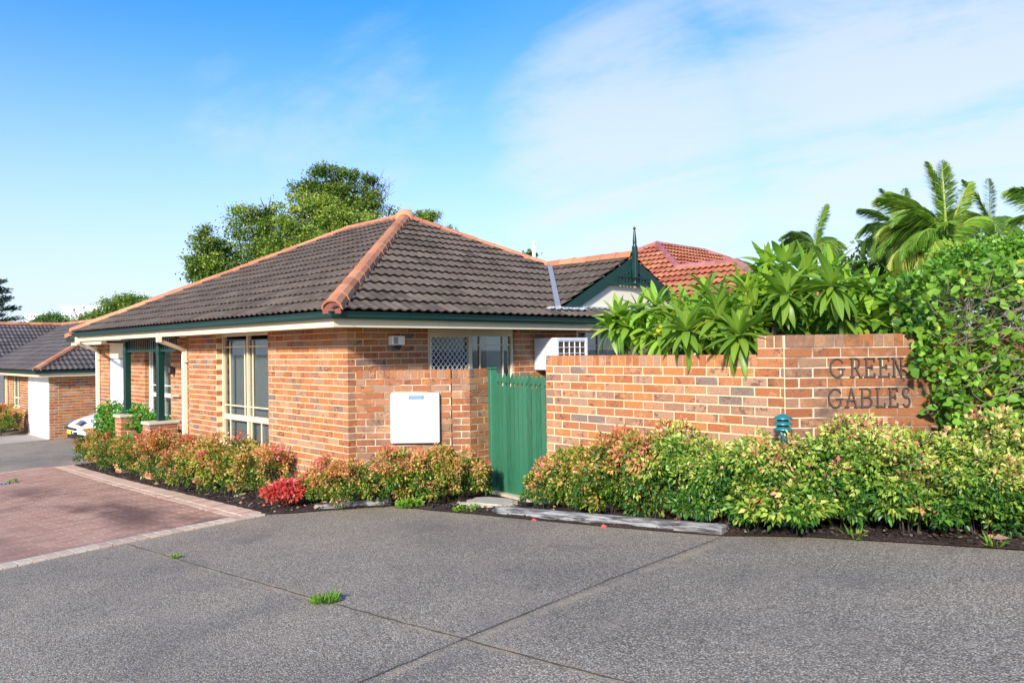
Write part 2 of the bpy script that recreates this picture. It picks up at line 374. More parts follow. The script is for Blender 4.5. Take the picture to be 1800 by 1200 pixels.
# ------------------------------------------------------------------ object helpers
def prop(o, label=None, cat=None, group=None, kind=None):
    if label: o['label'] = label
    if cat: o['category'] = cat
    if group: o['group'] = group
    if kind: o['kind'] = kind
    return o
def empty(name, loc, label, cat, group=None):
    o = bpy.data.objects.new(name, None); COL.objects.link(o); o.location = loc; o.empty_display_size = .2
    return prop(o, label, cat, group)
def link(name, me, parent=None, mw=None, m=None):
    """link a mesh; mw is the world matrix"""
    o = bpy.data.objects.new(name, me); COL.objects.link(o)
    mw = mw if mw is not None else Matrix.Identity(4)
    if parent is not None:
        o.parent = parent
        o.matrix_basis = WINV(parent) @ mw
    else: o.matrix_basis = mw
    if m is not None:
        if not me.materials: me.materials.append(m)
        elif me.materials[0] is not m:
            o.material_slots[0].link = 'OBJECT'; o.material_slots[0].material = m
    return o
def W(o):
    m = o.matrix_basis.copy()
    return W(o.parent) @ m if o.parent else m
def WINV(o): return W(o).inverted()
class MB:
    """collects boxes, prisms and tubes in world space; build() links them as one mesh"""
    def __init__(s): s.v = []; s.f = []; s.sm = []
    def add(s, vs, fs, smooth=False):
        b = len(s.v); s.v += [tuple(map(float, q)) for q in vs]; s.f += [tuple(i + b for i in f) for f in fs]; s.sm += [smooth] * len(fs); return s
    def box(s, c, size, rz=0.0, mtx=None):
        hx, hy, hz = [q / 2 for q in size]
        vs = [(x, y, z) for x in (-hx, hx) for y in (-hy, hy) for z in (-hz, hz)]
        fs = [(0, 1, 3, 2), (4, 6, 7, 5), (0, 4, 5, 1), (2, 3, 7, 6), (0, 2, 6, 4), (1, 5, 7, 3)]
        if mtx is None: mtx = Matrix.Translation(c) @ Matrix.Rotation(rz, 4, 'Z')
        return s.add([mtx @ Vector(v) for v in vs], fs)
    def span(s, x0, x1, y0, y1, z0, z1): return s.box(((x0 + x1) / 2, (y0 + y1) / 2, (z0 + z1) / 2), (abs(x1 - x0), abs(y1 - y0), abs(z1 - z0)))
    def beam(s, p, q, w_, h, up=(0, 0, 1)):
        p = Vector(p); q = Vector(q); d = q - p; L = d.length; d.normalize(); u = Vector(up); sd = d.cross(u).normalized(); u = sd.cross(d)
        m = Matrix(((d.x, sd.x, u.x, 0), (d.y, sd.y, u.y, 0), (d.z, sd.z, u.z, 0), (0, 0, 0, 1))); m.translation = (p + q) / 2
        return s.box(None, (L, w_, h), mtx=m)
    def prism(s, poly, ext):
        """poly: list of 3D points (planar), ext: extrusion vector"""
        n = len(poly); e_ = Vector(ext)
        vs = [Vector(p) for p in poly] + [Vector(p) + e_ for p in poly]
        fs = [tuple(range(n - 1, -1, -1)), tuple(range(n, 2 * n))] + [(i, (i + 1) % n, (i + 1) % n + n, i + n) for i in range(n)]
        return s.add(vs, fs)
    def tube(s, pts, rad, n=8, cap=True):
        pts = [Vector(p) for p in pts]; rad = rad if hasattr(rad, '__len__') else [rad] * len(pts)
        rings = []; ref = Vector((0, 0, 1))
        for i, p in enumerate(pts):
            d = (pts[min(i + 1, len(pts) - 1)] - pts[max(i - 1, 0)]).normalized()
            if abs(d.dot(ref)) > 0.95: ref = Vector((1, 0, 0))
            a_ = d.cross(ref).normalized(); b_ = d.cross(a_).normalized(); ref = b_.cross(d) if False else ref
            rings.append([p + (a_ * math.cos(2 * math.pi * k / n) + b_ * math.sin(2 * math.pi * k / n)) * rad[i] for k in range(n)])
        vs = [v for r_ in rings for v in r_]; fs = []
        for i in range(len(rings) - 1):
            for k in range(n): fs.append((i * n + k, i * n + (k + 1) % n, (i + 1) * n + (k + 1) % n, (i + 1) * n + k))
        if cap: fs.append(tuple(range(n - 1, -1, -1))); fs.append(tuple((len(rings) - 1) * n + k for k in range(n)))
        return s.add(vs, fs, True)
    def lathe(s, c, prof, n=14):
        vs = []; fs = []
        for r_, z in prof:
            for k in range(n): vs.append((c[0] + r_ * math.cos(2 * math.pi * k / n), c[1] + r_ * math.sin(2 * math.pi * k / n), c[2] + z))
        for i in range(len(prof) - 1):
            for k in range(n): fs.append((i * n + k, i * n + (k + 1) % n, (i + 1) * n + (k + 1) % n, (i + 1) * n + k))
        return s.add(vs, fs, True)
    def mesh(s, name):
        me = bpy.data.meshes.new(name); me.from_pydata(s.v, [], s.f)
        bm = bmesh.new(); bm.from_mesh(me); bmesh.ops.recalc_face_normals(bm, faces=bm.faces); bm.to_mesh(me); bm.free()
        for p_, q in zip(me.polygons, s.sm): p_.use_smooth = q
        return me
    def build(s, name, m, parent=None, bevel=0.0, kind=None, label=None):
        if not s.v: return None
        me = s.mesh(name)
        if bevel:
            bm = bmesh.new(); bm.from_mesh(me); bmesh.ops.bevel(bm, geom=bm.edges[:], offset=bevel, segments=1, affect='EDGES', profile=.5); bm.to_mesh(me); bm.free()
        o = link(name, me, parent, None, m)
        if kind: o['kind'] = kind
        if label: o['label'] = label
        return o
def npmesh(name, verts, faces, attrs=None, smooth=False):
    """verts (N,3); faces (M,k) all same k"""
    verts = np.asarray(verts, np.float32); faces = np.asarray(faces, np.int32); k = faces.shape[1]
    me = bpy.data.meshes.new(name); me.vertices.add(len(verts)); me.vertices.foreach_set('co', verts.ravel())
    me.loops.add(faces.size); me.loops.foreach_set('vertex_index', faces.ravel())
    me.polygons.add(len(faces)); me.polygons.foreach_set('loop_start', np.arange(0, faces.size, k, dtype=np.int32))
    try: me.polygons.foreach_set('loop_total', np.full(len(faces), k, np.int32))
    except Exception: pass
    if smooth: me.polygons.foreach_set('use_smooth', np.ones(len(faces), bool))
    for n_, a_ in (attrs or {}).items():
        at = me.attributes.new(n_, 'FLOAT', 'POINT'); at.data.foreach_set('value', np.asarray(a_, np.float32))
    me.update(calc_edges=True)
    return me
# ================================================================== GROUND
def structure(o): o['kind'] = 'structure'; return o
def drape_grid(xs, ys, dz):
    X, Y = np.meshgrid(xs, ys, indexing='ij'); Z = gz(X, Y) + (dz(X, Y) if callable(dz) else dz)
    v = np.stack([X, Y, Z], -1).reshape(-1, 3); nx, ny = len(xs), len(ys)
    i = np.arange(nx * ny).reshape(nx, ny)
    f = np.stack([i[:-1, :-1], i[1:, :-1], i[1:, 1:], i[:-1, 1:]], -1).reshape(-1, 4)
    return v, f
def spaced():
    fine = np.arange(-24, 32.01, .5); far = np.array([40, 55, 80, 120, 200, 350, 700.0])
    return np.concatenate([-far[::-1] + 8, fine, far])
v, f = drape_grid(spaced(), spaced(), 0.0)
ground = structure(link('ground', npmesh('ground', v, f, smooth=True), None, None, MAT['asphalt']))

def inpoly(px, py, poly):
    r_ = np.zeros(np.shape(px), bool); n = len(poly)
    for i in range(n):
        x0, y0 = poly[i]; x1, y1 = poly[(i + 1) % n]
        c = ((y0 > py) != (y1 > py)) & (px < (x1 - x0) * (py - y0) / ((y1 - y0) + 1e-12) + x0)
        r_ ^= c
    return r_
def sheet(name, poly, dz, m, step=.25, rough=0.0, kind='structure', seed=0):
    """a draped sheet over a polygon: triangulated outline refined on a grid"""
    bm = bmesh.new(); vs = [bm.verts.new((x, y, 0)) for x, y in poly]; bm.faces.new(vs)
    xs = [p[0] for p in poly]; ys = [p[1] for p in poly]
    for ax, lo, hi in ((0, min(xs), max(xs)), (1, min(ys), max(ys))):
        q = lo + step
        while q < hi:
            co = [0, 0, 0]; no = [0, 0, 0]; co[ax] = q; no[ax] = 1
            bmesh.ops.bisect_plane(bm, geom=bm.verts[:] + bm.edges[:] + bm.faces[:], plane_co=co, plane_no=no); q += step
    from mathutils import noise
    for v_ in bm.verts:
        h = float(gz(v_.co.x, v_.co.y)) + dz
        if rough and not v_.is_boundary: h += rough * (noise.noise(Vector((v_.co.x * 3.1, v_.co.y * 3.1, seed))) + .6 * noise.noise(Vector((v_.co.x * 9, v_.co.y * 9, seed + 4))) + .5)
        v_.co.z = h
    bmesh.ops.recalc_face_normals(bm, faces=bm.faces)
    me = bpy.data.meshes.new(name); bm.to_mesh(me); bm.free()
    if me.polygons and me.polygons[0].normal.z < 0: me.flip_normals()
    if rough:
        for p_ in me.polygons: p_.use_smooth = True
    o = link(name, me, None, None, m)
    if kind: o['kind'] = kind
    return o
BED = [(-.42, 10.55), (-.50, 8.6), (-.60, 6.2), (-.70, 4.0), (-.80, 2.2), (-.93, .34), (-.72, .05), (-.59, -.04), (-.2, -.38), (.14, -.72), (.15, -1.5), (.20, -2.2), (.20, -2.55),
       (.25, -4.2), (.29, -5.09), (.42, -5.4), (.54, -5.75), (.61, -6.43), (.66, -7.12), (.9, -8.6), (1.3, -11), (4.5, -11), (2.6, -6.9), (1.05, -5.35), (1.05, -1.0), (.2, .2), (.55, .3), (.55, 10.55)]
bed = sheet('garden_bed', BED, .012, MAT['mulch'], .12, .035)
# soil behind the walls of the little courtyard
sheet('courtyard_soil', [(1.06, -1.1), (1.06, -5.33), (2.61, -6.9), (4.5, -10.9), (12, -10.9), (12, -.0), (1.06, -.0)], .008, MAT['mulch'], .8, .02)
# control joints in the aggregate slab, cut as thin dark grooves bridged by raised lips
MAT['joint'] = simple('control_joint_filler', (.10, .082, .062), .95, var=.5, scale=9.0)
def strip(name, pts, wd, dz, m):
    vs = []; fs = []
    for i, (x, y) in enumerate(pts):
        x1, y1 = pts[min(i + 1, len(pts) - 1)]; x0, y0 = pts[max(i - 1, 0)]; d = math.hypot(x1 - x0, y1 - y0); nx, ny = -(y1 - y0) / d, (x1 - x0) / d
        ww = wd * (0.7 + .6 * rnd.random())
        for s_ in (-1, 1): X, Y = x + nx * ww / 2 * s_, y + ny * ww / 2 * s_; vs.append((X, Y, float(gz(X, Y)) + dz))
        if i: b = 2 * i; fs.append((b - 2, b, b + 1, b - 1))
    o = link(name, npmesh(name, vs, fs), None, None, m); o['kind'] = 'structure'; return o
ji = lambda a_, b_, n, j=.006: [(a_[0] + (b_[0] - a_[0]) * i / n + rnd.uniform(-j, j), a_[1] + (b_[1] - a_[1]) * i / n + rnd.uniform(-j, j)) for i in range(n + 1)]
strip('control_joint', ji((-2.56, .27), (-2.56, -8.0), 90), .013, .004, MAT['joint'])
strip('control_joint', ji((-6.5, -5.235), (.27, -5.12), 70), .008, .008, MAT['joint'])

# ------------------------------------------------------------------ pavers
def paver_mesh(lx, ly, h=.03, c=.0025):
    x0, x1, y0, y1 = -lx / 2, lx / 2, -ly / 2, ly / 2
    v = [(x0 + c, y0 + c, 0), (x1 - c, y0 + c, 0), (x1 - c, y1 - c, 0), (x0 + c, y1 - c, 0), (x0, y0, -c), (x1, y0, -c), (x1, y1, -c), (x0, y1, -c), (x0, y0, -h), (x1, y0, -h), (x1, y1, -h), (x0, y1, -h)]
    f_ = [(0, 1, 2, 3)] + [(4 + i, 4 + (i + 1) % 4, (i + 1) % 4, i) for i in range(4)] + [(8 + i, 8 + (i + 1) % 4, 4 + (i + 1) % 4, 4 + i) for i in range(4)]
    return np.array(v, float), f_
def ground_frame(x, y, ang, dz):
    e_ = .05; gx = float(gz(x + e_, y) - gz(x - e_, y)) / (2 * e_); gy = float(gz(x, y + e_) - gz(x, y - e_)) / (2 * e_)
    n = Vector((-gx, -gy, 1)).normalized(); t_ = Vector((math.cos(ang), math.sin(ang), 0)); t_ = (t_ - n * t_.dot(n)).normalized(); b_ = n.cross(t_)
    m = Matrix(((t_.x, b_.x, n.x, 0), (t_.y, b_.y, n.y, 0), (t_.z, b_.z, n.z, 0), (0, 0, 0, 1))); m.translation = (x, y, float(gz(x, y)) + dz); return m
def scatter_parts(name, items, arrays, m, parent, n_parts, dist=None):
    """items: list of (matrix, key, keepable). The n nearest (largest in view) become objects that share meshes, the rest one joined mesh"""
    cam_ = Vector(EYE)
    order = sorted(range(len(items)), key=lambda i: (items[i][0].translation - cam_).length + (0 if items[i][2] else 1e4))
    single = [i for i in order[:n_parts] if items[i][2]]; ss = set(single)
    cache = {}
    for i in single:
        mw, key, _ = items[i]
        if key not in cache:
            v_, f_ = arrays(key); me = bpy.data.meshes.new(name); me.from_pydata([tuple(q) for q in v_], [], f_); me.materials.append(m); cache[key] = me
        link(name, cache[key], parent, mw)
    vs = []; fs = []; b = 0; ac = {}
    for i in range(len(items)):
        if i in ss: continue
        mw, key, _ = items[i]
        if key not in ac: v_, f_ = arrays(key); ac[key] = (np.c_[v_, np.ones(len(v_))], f_)
        v_, f_ = ac[key]; w_ = v_ @ np.array(mw).T; vs.append(w_[:, :3]); fs += [tuple(q + b for q in ff) for ff in f_]; b += len(v_)
    if vs:
        me = bpy.data.meshes.new(name); me.from_pydata(np.concatenate(vs).tolist(), [], fs); me.materials.append(m)
        o = link(name, me, parent, None); o['kind'] = 'stuff'
def edge_x(y): return np.interp(y, [.32, 2.2, 4, 6.2, 8.6, 10.55], [-.95, -.80, -.70, -.60, -.50, -.42])
drive = sheet('paved_driveway', [(-9, .30), (-.94, .33), (-.80, 2.2), (-.70, 4.0), (-.60, 6.2), (-.50, 8.6), (-.42, 10.55), (-9, 10.9)], .004, MAT['sand'], .5)
items = []; H = .020
row = 0; y = .32 + .235
while y < 10.6:
    x1 = float(edge_x(y + .06)) - .36; x = -8.8 - (row % 2) * .12
    while x < x1:
        L = min(.24, x1 - x)
        if L > .05:
            drain = (-2.75 < x + L / 2 < -1.88) and (8.45 < y + .06 < 8.75)
            if not drain: items.append((ground_frame(x + L / 2, y + .06, rnd.uniform(-.008, .008), H + rnd.uniform(-.002, .002)), ('P', round(L - .004, 3), .1165), True))
        x += .24
    y += .12; row += 1
scatter_parts('paver', items, lambda k: paver_mesh(k[1], k[2]), MAT['paver_red'], drive, 170)
items = []                                    # tan double band along the planting bed
y = .56; k = 0
while y < 10.5:
    ex = float(edge_x(y)); sl_ = math.atan2(.12, 2.0)
    items.append((ground_frame(ex - .12, y, -.05 + rnd.uniform(-.012, .012), H + .002 + rnd.uniform(-.003, .003)), ('T', .228, .114), True))
    if k % 2 == 0: items.append((ground_frame(ex - .297, y + .06, math.pi / 2 - .05, H + rnd.uniform(-.002, .002)), ('T', .232, .108), True))
    y += .12; k += 1
scatter_parts('edging_paver', items, lambda k: paver_mesh(k[1], k[2]), MAT['paver_tan'], drive, 130)
items = []                                    # pale soldier course beside the aggregate
x = -8.6
while x < -.98:
    items.append((ground_frame(x, .32 + .115, math.pi / 2 + rnd.uniform(-.015, .015), H + .003), ('S', .226, .116), True)); x += .122
scatter_parts('soldier_paver', items, lambda k: paver_mesh(k[1], k[2]), MAT['paver_pale'], drive, 70)
items = []
x = -8.6
while x < -.95:
    items.append((ground_frame(x, 10.72, math.pi / 2, H), ('S', .226, .116), True)); x += .122
scatter_parts('soldier_paver', items, lambda k: paver_mesh(k[1], k[2]), MAT['paver_tan'], drive, 0)
# drain grate
dg = empty('drain_grate', (-2.3, 8.6, float(gz(-2.3, 8.6)) + .02), 'black and silver slotted drain grate set in the red paving', 'drain')
q = MB()
for yy in (8.47, 8.73): q.span(-2.72, -1.90, yy - .012, yy + .012, -.02, .012)
for xx in (-2.72, -1.90): q.span(xx - .012, xx + .012, 8.47, 8.73, -.02, .012)
zf = float(gz(-2.3, 8.6)) + .022; q.v = [(a_, b_, c_ + zf) for a_, b_, c_ in q.v]; q.build('frame', MAT['steel'], dg)
q = MB().span(-2.71, -1.91, 8.48, 8.72, zf - .03, zf - .02); q.build('sump', MAT['dark'], dg)
for i in range(12):
    x = -2.66 + i * .064; q = MB(); q.beam((x - .02, 8.47, zf), (x + .02, 8.73, zf), .022, .016); q.build('bar', MAT['steel'], dg)
# concrete apron of the neighbouring garage
sheet('concrete_apron', [(-6, 18.2), (-2.2, 17.95), (.84, 17.8), (.84, 19.8), (-1.6, 22.6), (-6, 25)], .008, MAT['concrete'], .5)

# ------------------------------------------------------------------ mulch chips, litter
def chip_cloud():
    n = 15000; P = []
    while len(P) < n:
        x = rng.uniform(-1, 2.6, 4000); y = rng.uniform(-9.5, 10.5, 4000)
        ok = inpoly(x, y, [(p[0] + (.03 if p[0] < .3 else 0), p[1]) for p in BED]) & ((x < .95) | (y < -5.3))
        P += list(zip(x[ok], y[ok]))
    P = np.array(P[:n]); z = gz(P[:, 0], P[:, 1]) + .03 + rng.uniform(0, .02, n)
    c = np.c_[P, z]; an = rng.uniform(0, 2 * np.pi, n); L = rng.uniform(.012, .04, n); wd = rng.uniform(.004, .011, n)
    d = np.c_[np.cos(an), np.sin(an), rng.uniform(-.35, .35, n)] * L[:, None]; s = np.c_[-np.sin(an), np.cos(an), rng.uniform(-.5, .5, n)] * wd[:, None]
    V = np.stack([c - d / 2 - s, c + d / 2 - s, c + d / 2 + s, c - d / 2 + s], 1).reshape(-1, 3)
    return V, np.arange(4 * n).reshape(-1, 4)
V, Fq = chip_cloud(); o = link('mulch_chips', npmesh('mulch_chips', V, Fq), None, None, MAT['chips']); o['kind'] = 'stuff'

# ================================================================== BRICKWORK
def brick_arrays(key):
    L, Hh, D = key; c = .0035
    v = [(c, 0, c), (L - c, 0, c), (L - c, 0, Hh - c), (c, 0, Hh - c), (0, c, 0), (L, c, 0), (L, c, Hh), (0, c, Hh), (0, D, 0), (L, D, 0), (L, D, Hh), (0, D, Hh)]
    f_ = [(0, 1, 2, 3)] + [(4 + i, 4 + (i + 1) % 4, (i + 1) % 4, i) for i in range(4)] + [(8 + i, 8 + (i + 1) % 4, 4 + (i + 1) % 4, 4 + i) for i in range(4)]
    return np.array(v, float), f_
class Wall:
    """p0: start, d: direction with the outside on its right hand; bricks collected in 'out'"""
    def __init__(s, p0, d, length, out, mort, openings=()):
        s.p = np.array(p0, float); s.d = np.array(d, float); s.d /= np.linalg.norm(s.d); s.n = np.array([-s.d[1], s.d[0]]); s.L = length; s.out = out; s.mort = mort; s.op = list(openings)
    def mtx(s, a_, dep, z):
        m = Matrix(((s.d[0], s.n[0], 0, 0), (s.d[1], s.n[1], 0, 0), (0, 0, 1, 0), (0, 0, 0, 1))); q_ = s.p + s.d * a_ + s.n * dep; m.translation = (q_[0], q_[1], z); return m
    def brick(s, a0, a1, z0, z1, D=.05, vis=True):
        segs = [(a0, a1)]
        for o0, o1, q0, q1 in s.op:
            if z1 > q0 + .01 and z0 < q1 - .01:
                ns = []
                for b0, b1 in segs:
                    if b1 <= o0 or b0 >= o1: ns.append((b0, b1))
                    else:
                        if b0 < o0: ns.append((b0, o0))
                        if b1 > o1: ns.append((o1, b1))
                segs = ns
        if segs != [(a0, a1)]: D = max(D, .095)
        for b0, b1 in segs:
            if b1 - b0 > .025: s.out.append((s.mtx(b0, rnd.uniform(-.0015, .0015), z0), (round(b1 - b0, 2), round(z1 - z0, 3), D), vis))
    def course(s, z0, half, D0=.05, D1=.05, skip0=False, skip1=False, vis=True, from_end=False, J=.006, P=.24):
        """z0 bottom joint line; half: start with a half brick"""
        cells = []; a_ = 0.0; first = P / 2 if half else P
        while a_ < s.L - 1e-6:
            b = min(a_ + first, s.L); first = P
            cells.append((a_, b)); a_ = b
        if from_end: cells = [(s.L - b, s.L - a0) for a0, b in cells]
        for a0, b in cells:
            f0 = a0 < 1e-6; f1 = b > s.L - 1e-6
            if (f0 and skip0) or (f1 and skip1): continue
            s.brick(a0 + (0 if f0 else J), b - (0 if f1 else J), z0 + J, z0 + .086 - J, D0 if f0 else (D1 if f1 else .05), vis)
    def core(s, z0, z1, a0=.006, a1=None, dep=.006, thick=.094):
        a1 = s.L - .006 if a1 is None else a1; cuts = sorted({a0, a1, *[max(a0, min(a1, q_)) for o in s.op for q_ in o[:2]]})
        for c0, c1 in zip(cuts, cuts[1:]):
            if c1 - c0 < 1e-4: continue
            if not any(o0 - 1e-6 <= (c0 + c1) / 2 <= o1 for o0, o1, _a, _b in s.op):
                if any(abs(c0 - o[1]) < 1e-6 for o in s.op): c0 += .007
                if any(abs(c1 - o[0]) < 1e-6 for o in s.op): c1 -= .007
            zs = [(z0, z1)]
            for o0, o1, q0, q1 in s.op:
                if o0 <= (c0 + c1) / 2 <= o1:
                    zs = [z for a_, b in zs for z in ((a_, min(b, q0)), (max(a_, q1), b)) if z[1] - z[0] > .001]
            for a_, b in zs:
                s.mort.box(None, (c1 - c0, thick, b - a_), mtx=s.mtx((c0 + c1) / 2, dep + thick / 2, (a_ + b) / 2))
Z0 = 2.0453

# ------------------------------------------------------------------ MAIN HOUSE
house = empty('brick_house', (3.7, 4.7, 0), 'single storey orange brick house with a hipped dark tiled roof, terracotta ridges and green gutters', 'house')
hb = []; hm = MB()
WL = Wall((0, 5.2), (0, -1), 5.2, hb, hm, [(5.2 - 3.93, 5.2 - 2.15, .38, 2.3)])
WR = Wall((0, 0), (1, 0), 7.3, hb, hm, [(1.31, 3.0, .9, 2.3), (4.50, 7.05, .9, 2.3)])
WP = Wall((.5, 12.0), (0, -1), 6.8, hb, hm, [(12 - 11.15, 12 - 9.7, -.7, 2.3), (12 - 8.73, 12 - 7.28, .40, 2.3)])
WT = Wall((0, 5.2), (1, 0), .5, hb, hm)
for k in range(-2, 31):
    zb = Z0 - .086 * (k + 1); even = k % 2 == 0
    visL = zb > .25
    if zb > -.7:
        WL.course(zb, not even if False else even, D1=.11, skip1=even, vis=visL, from_end=True)
        WR.course(zb, not even, D0=.11, skip0=not even, vis=zb > 1.45) if zb > -.3 else None
        WP.course(zb, even, vis=zb > .9, from_end=True)
WL.core(-.8, 2.19); WR.core(-.5, 2.19, a0=.10); WP.core(-.9, 2.19)
hm.build('mortar', MAT['mortar'], house)
scatter_parts('brick', hb, brick_arrays, MAT['brick'], house, 298)
# reveals of window openings and plain far sides
q = MB()
q.span(.1, .2, 0.1, 5.2, -.8, 2.12)
q.v = []; q.f = []; q.sm = []
q.span(7.2, 7.3, .01, 9.4, -.6, 2.12); q.span(.6, 7.2, 11.9, 12.0, -.8, 2.12); q.span(7.1, 7.2, 9.4, 11.9, -.8, 2.12); q.build('rear_wall', MAT['brick_far'], house)
q = MB(); q.span(.006, .5, 5.2 - .1, 5.2, -.8, 2.12); q.build('porch_return', MAT['brick_far'], house)
for (a_, b, c_, d_, z0_, z1_) in ((0.1, .95, 3.93, 3.98, .38, 2.12), (.1, .95, 2.10, 2.15, .38, 2.12)):
    pass

# roof ---------------------------------------------------------------
TW, TG = .30, .32
def tile_arrays(kind=None, n=12):
    v = []; L = .352; big = kind == 'clay'
    prof = [(TW * i / n, (.034 if big else .024) * (.5 - .5 * math.cos(4 * math.pi * i / n))) for i in range(n + 1)]
    lip = .058 if big else .040
    for x, z in prof: v.append((x, 0, z + lip))
    for x, z in prof: v.append((x, L, z + .004))
    for x, z in prof: v.append((x, .003, z + lip - .015))
    m_ = n + 1
    f_ = [(i, i + 1, m_ + i + 1, m_ + i) for i in range(n)] + [(2 * m_ + i, 2 * m_ + i + 1, i + 1, i) for i in range(n)]
    return np.array(v, float), f_
def tile_plane(P0, A, S, poly, out, bmout, kind='tile'):
    """poly: convex list of (a, s) in the plane frame; interior tiles appended to out, cut tiles to bmout"""
    P0 = Vector(P0); A = Vector(A).normalized(); S = Vector(S).normalized(); N = A.cross(S)
    M_ = Matrix(((A.x, S.x, N.x, P0.x), (A.y, S.y, N.y, P0.y), (A.z, S.z, N.z, P0.z), (0, 0, 0, 1)))
    ar = sum(poly[i][0] * poly[(i + 1) % len(poly)][1] - poly[(i + 1) % len(poly)][0] * poly[i][1] for i in range(len(poly)))
    if ar < 0: poly = poly[::-1]
    def side(p, i):
        a_, b = poly[i], poly[(i + 1) % len(poly)]; return (b[0] - a_[0]) * (p[1] - a_[1]) - (b[1] - a_[1]) * (p[0] - a_[0])
    a0 = min(p[0] for p in poly); a1 = max(p[0] for p in poly); s1 = max(p[1] for p in poly)
    v_, f_ = tile_arrays(kind); bm = bmesh.new()
    for j in range(int(s1 / TG) + 1):
        for i in range(math.floor(a0 / TW) - 1, math.ceil(a1 / TW) + 1):
            cs = [(i * TW, j * TG), ((i + 1) * TW, j * TG), ((i + 1) * TW, (j + 1) * TG + .03), (i * TW, (j + 1) * TG + .03)]
            ins = [all(side(c_, e_) > -1e-4 for e_ in range(len(poly))) for c_ in cs]
            mw = M_ @ Matrix.Translation((i * TW, j * TG, rnd.uniform(-.002, .002)))
            if all(ins): out.append((mw, kind, True))
            elif any(all(side((cs[0][0] + TW * u, cs[0][1] + .35 * w_), e_) > 0 for e_ in range(len(poly))) for u in (0, .25, .5, .75, 1) for w_ in (0, .33, .66, 1)):
                L_ = Matrix.Translation((i * TW, j * TG, 0)); vv = [bm.verts.new(L_ @ Vector(q_)) for q_ in v_]
                for ff in f_: bm.faces.new([vv[q_] for q_ in ff])
    for i in range(len(poly)):
        a_, b = poly[i], poly[(i + 1) % len(poly)]
        if abs(a_[1]) < 1e-6 and abs(b[1]) < 1e-6: continue
        no = Vector((b[1] - a_[1], -(b[0] - a_[0]), 0))
        bmesh.ops.bisect_plane(bm, geom=bm.verts[:] + bm.edges[:] + bm.faces[:], plane_co=(a_[0], a_[1], 0), plane_no=no, clear_outer=True)
    bm.transform(M_); me = bpy.data.meshes.new('cut'); bm.to_mesh(me); bm.free(); bmout.append(me)
def join_meshes(name, meshes, m, parent, kind='stuff'):
    bm = bmesh.new()
    for me in meshes: bm.from_mesh(me)
    me = bpy.data.meshes.new(name); bm.to_mesh(me); bm.free(); me.materials.append(m)
    o = link(name, me, parent, None)
    if kind: o['kind'] = kind
    return o
c5 = math.sqrt(1.25)     # slope length per metre of run at pitch 1:2
def plan_poly(P0, A, Sh, pts, k=c5):
    """plan points to (a, s)"""
    return [((x - P0[0]) * A[0] + (y - P0[1]) * A[1], ((x - P0[0]) * Sh[0] + (y - P0[1]) * Sh[1]) * k) for x, y in pts]
def ridge_caps(P, Q, n, m, parent, start=0.0, name='ridge_tile', wd=.125, hh=.062):
    P = Vector(P); Q = Vector(Q); d = (Q - P); L = d.length / n; d.normalize(); sd = d.cross(Vector((0, 0, 1))).normalized(); up = sd.cross(d)
    prof = [(-1, -.9), (-.82, .15), (-.42, .85), (0, 1.0), (.42, .85), (.82, .15), (1, -.9)]
    v_ = []
    for t_, sc in ((0, 1.06), (L + .05, .93)):
        for a_, b in prof: v_.append((t_, a_ * wd * sc, b * hh * sc))
    for a_, b in prof: v_.append((.006, a_ * wd * .9, b * hh * .8 - .01))
    k = len(prof); f_ = [(i + k, i + 1 + k, i + 1, i) for i in range(k - 1)] + [(i, i + 1, i + 1 + 2 * k, i + 2 * k) for i in range(k - 1)]
    me = bpy.data.meshes.new(name); me.from_pydata(v_, [], f_); me.materials.append(m)
    if name == 'ridge_tile' and abs(d.z) > .1:                        # pointed mortar plug closing the open end of a hip
        ev = [(.03, a_ * wd * .98, b * hh * .92) for a_, b in prof] + [(.06, a_ * wd * .98, b * hh * .92) for a_, b in prof]; kk = len(prof)
        em = bpy.data.meshes.new('hip_end'); em.from_pydata(ev, [], [tuple(range(kk - 1, -1, -1)), tuple(range(kk, 2 * kk))] + [(i, (i + 1) % kk, (i + 1) % kk + kk, i + kk) for i in range(kk)]); em.materials.append(MAT['pointing'])
        link('hip_end', em, parent, Matrix(((d.x, sd.x, up.x, P.x), (d.y, sd.y, up.y, P.y), (d.z, sd.z, up.z, P.z + .045), (0, 0, 0, 1))))
    for i in range(n):
        o_ = P + d * (L * i); M_ = Matrix(((d.x, sd.x, up.x, o_.x), (d.y, sd.y, up.y, o_.y), (d.z, sd.z, up.z, o_.z + .045), (0, 0, 0, 1)))
        M_ = M_ @ Matrix.Rotation(rnd.uniform(-.012, .012), 4, 'Z') @ Matrix.Translation((0, rnd.uniform(-.004, .004), rnd.uniform(-.004, .004)))
        link(name, me, parent, M_)
EZ = 2.36; T_ = 4.28; R1 = (3.68, 3.68, 4.5); R2 = (3.68, 5.72, 4.5)
tiles = []; cuts = []
# -X slope: origin at the near corner, along +Y is to the left seen from outside -> use A = (0,-1)
P0 = (-.6, 10.0, EZ)
tile_plane(P0, (0, -1, 0), (1, 0, .5), plan_poly(P0, (0, -1), (1, 0), [(-.6, 10), (-.6, -.6), (3.68, 3.68), (3.68, 5.72)]), tiles, cuts)
P0 = (-.6, -.6, EZ); YG = -.3
tile_plane(P0, (1, 0, 0), (0, 1, .5), plan_poly(P0, (1, 0), (0, 1), [(-.6, -.6), (7.96, -.6), (7.8, -.22), (-.22, -.22)]), tiles, cuts)
tile_plane(P0, (1, 0, 0), (0, 1, .5), plan_poly(P0, (1, 0), (0, 1), [(-.22, -.22), (3.78, -.22), (5.66, 1.66), (3.68, 3.68)]), tiles, cuts)
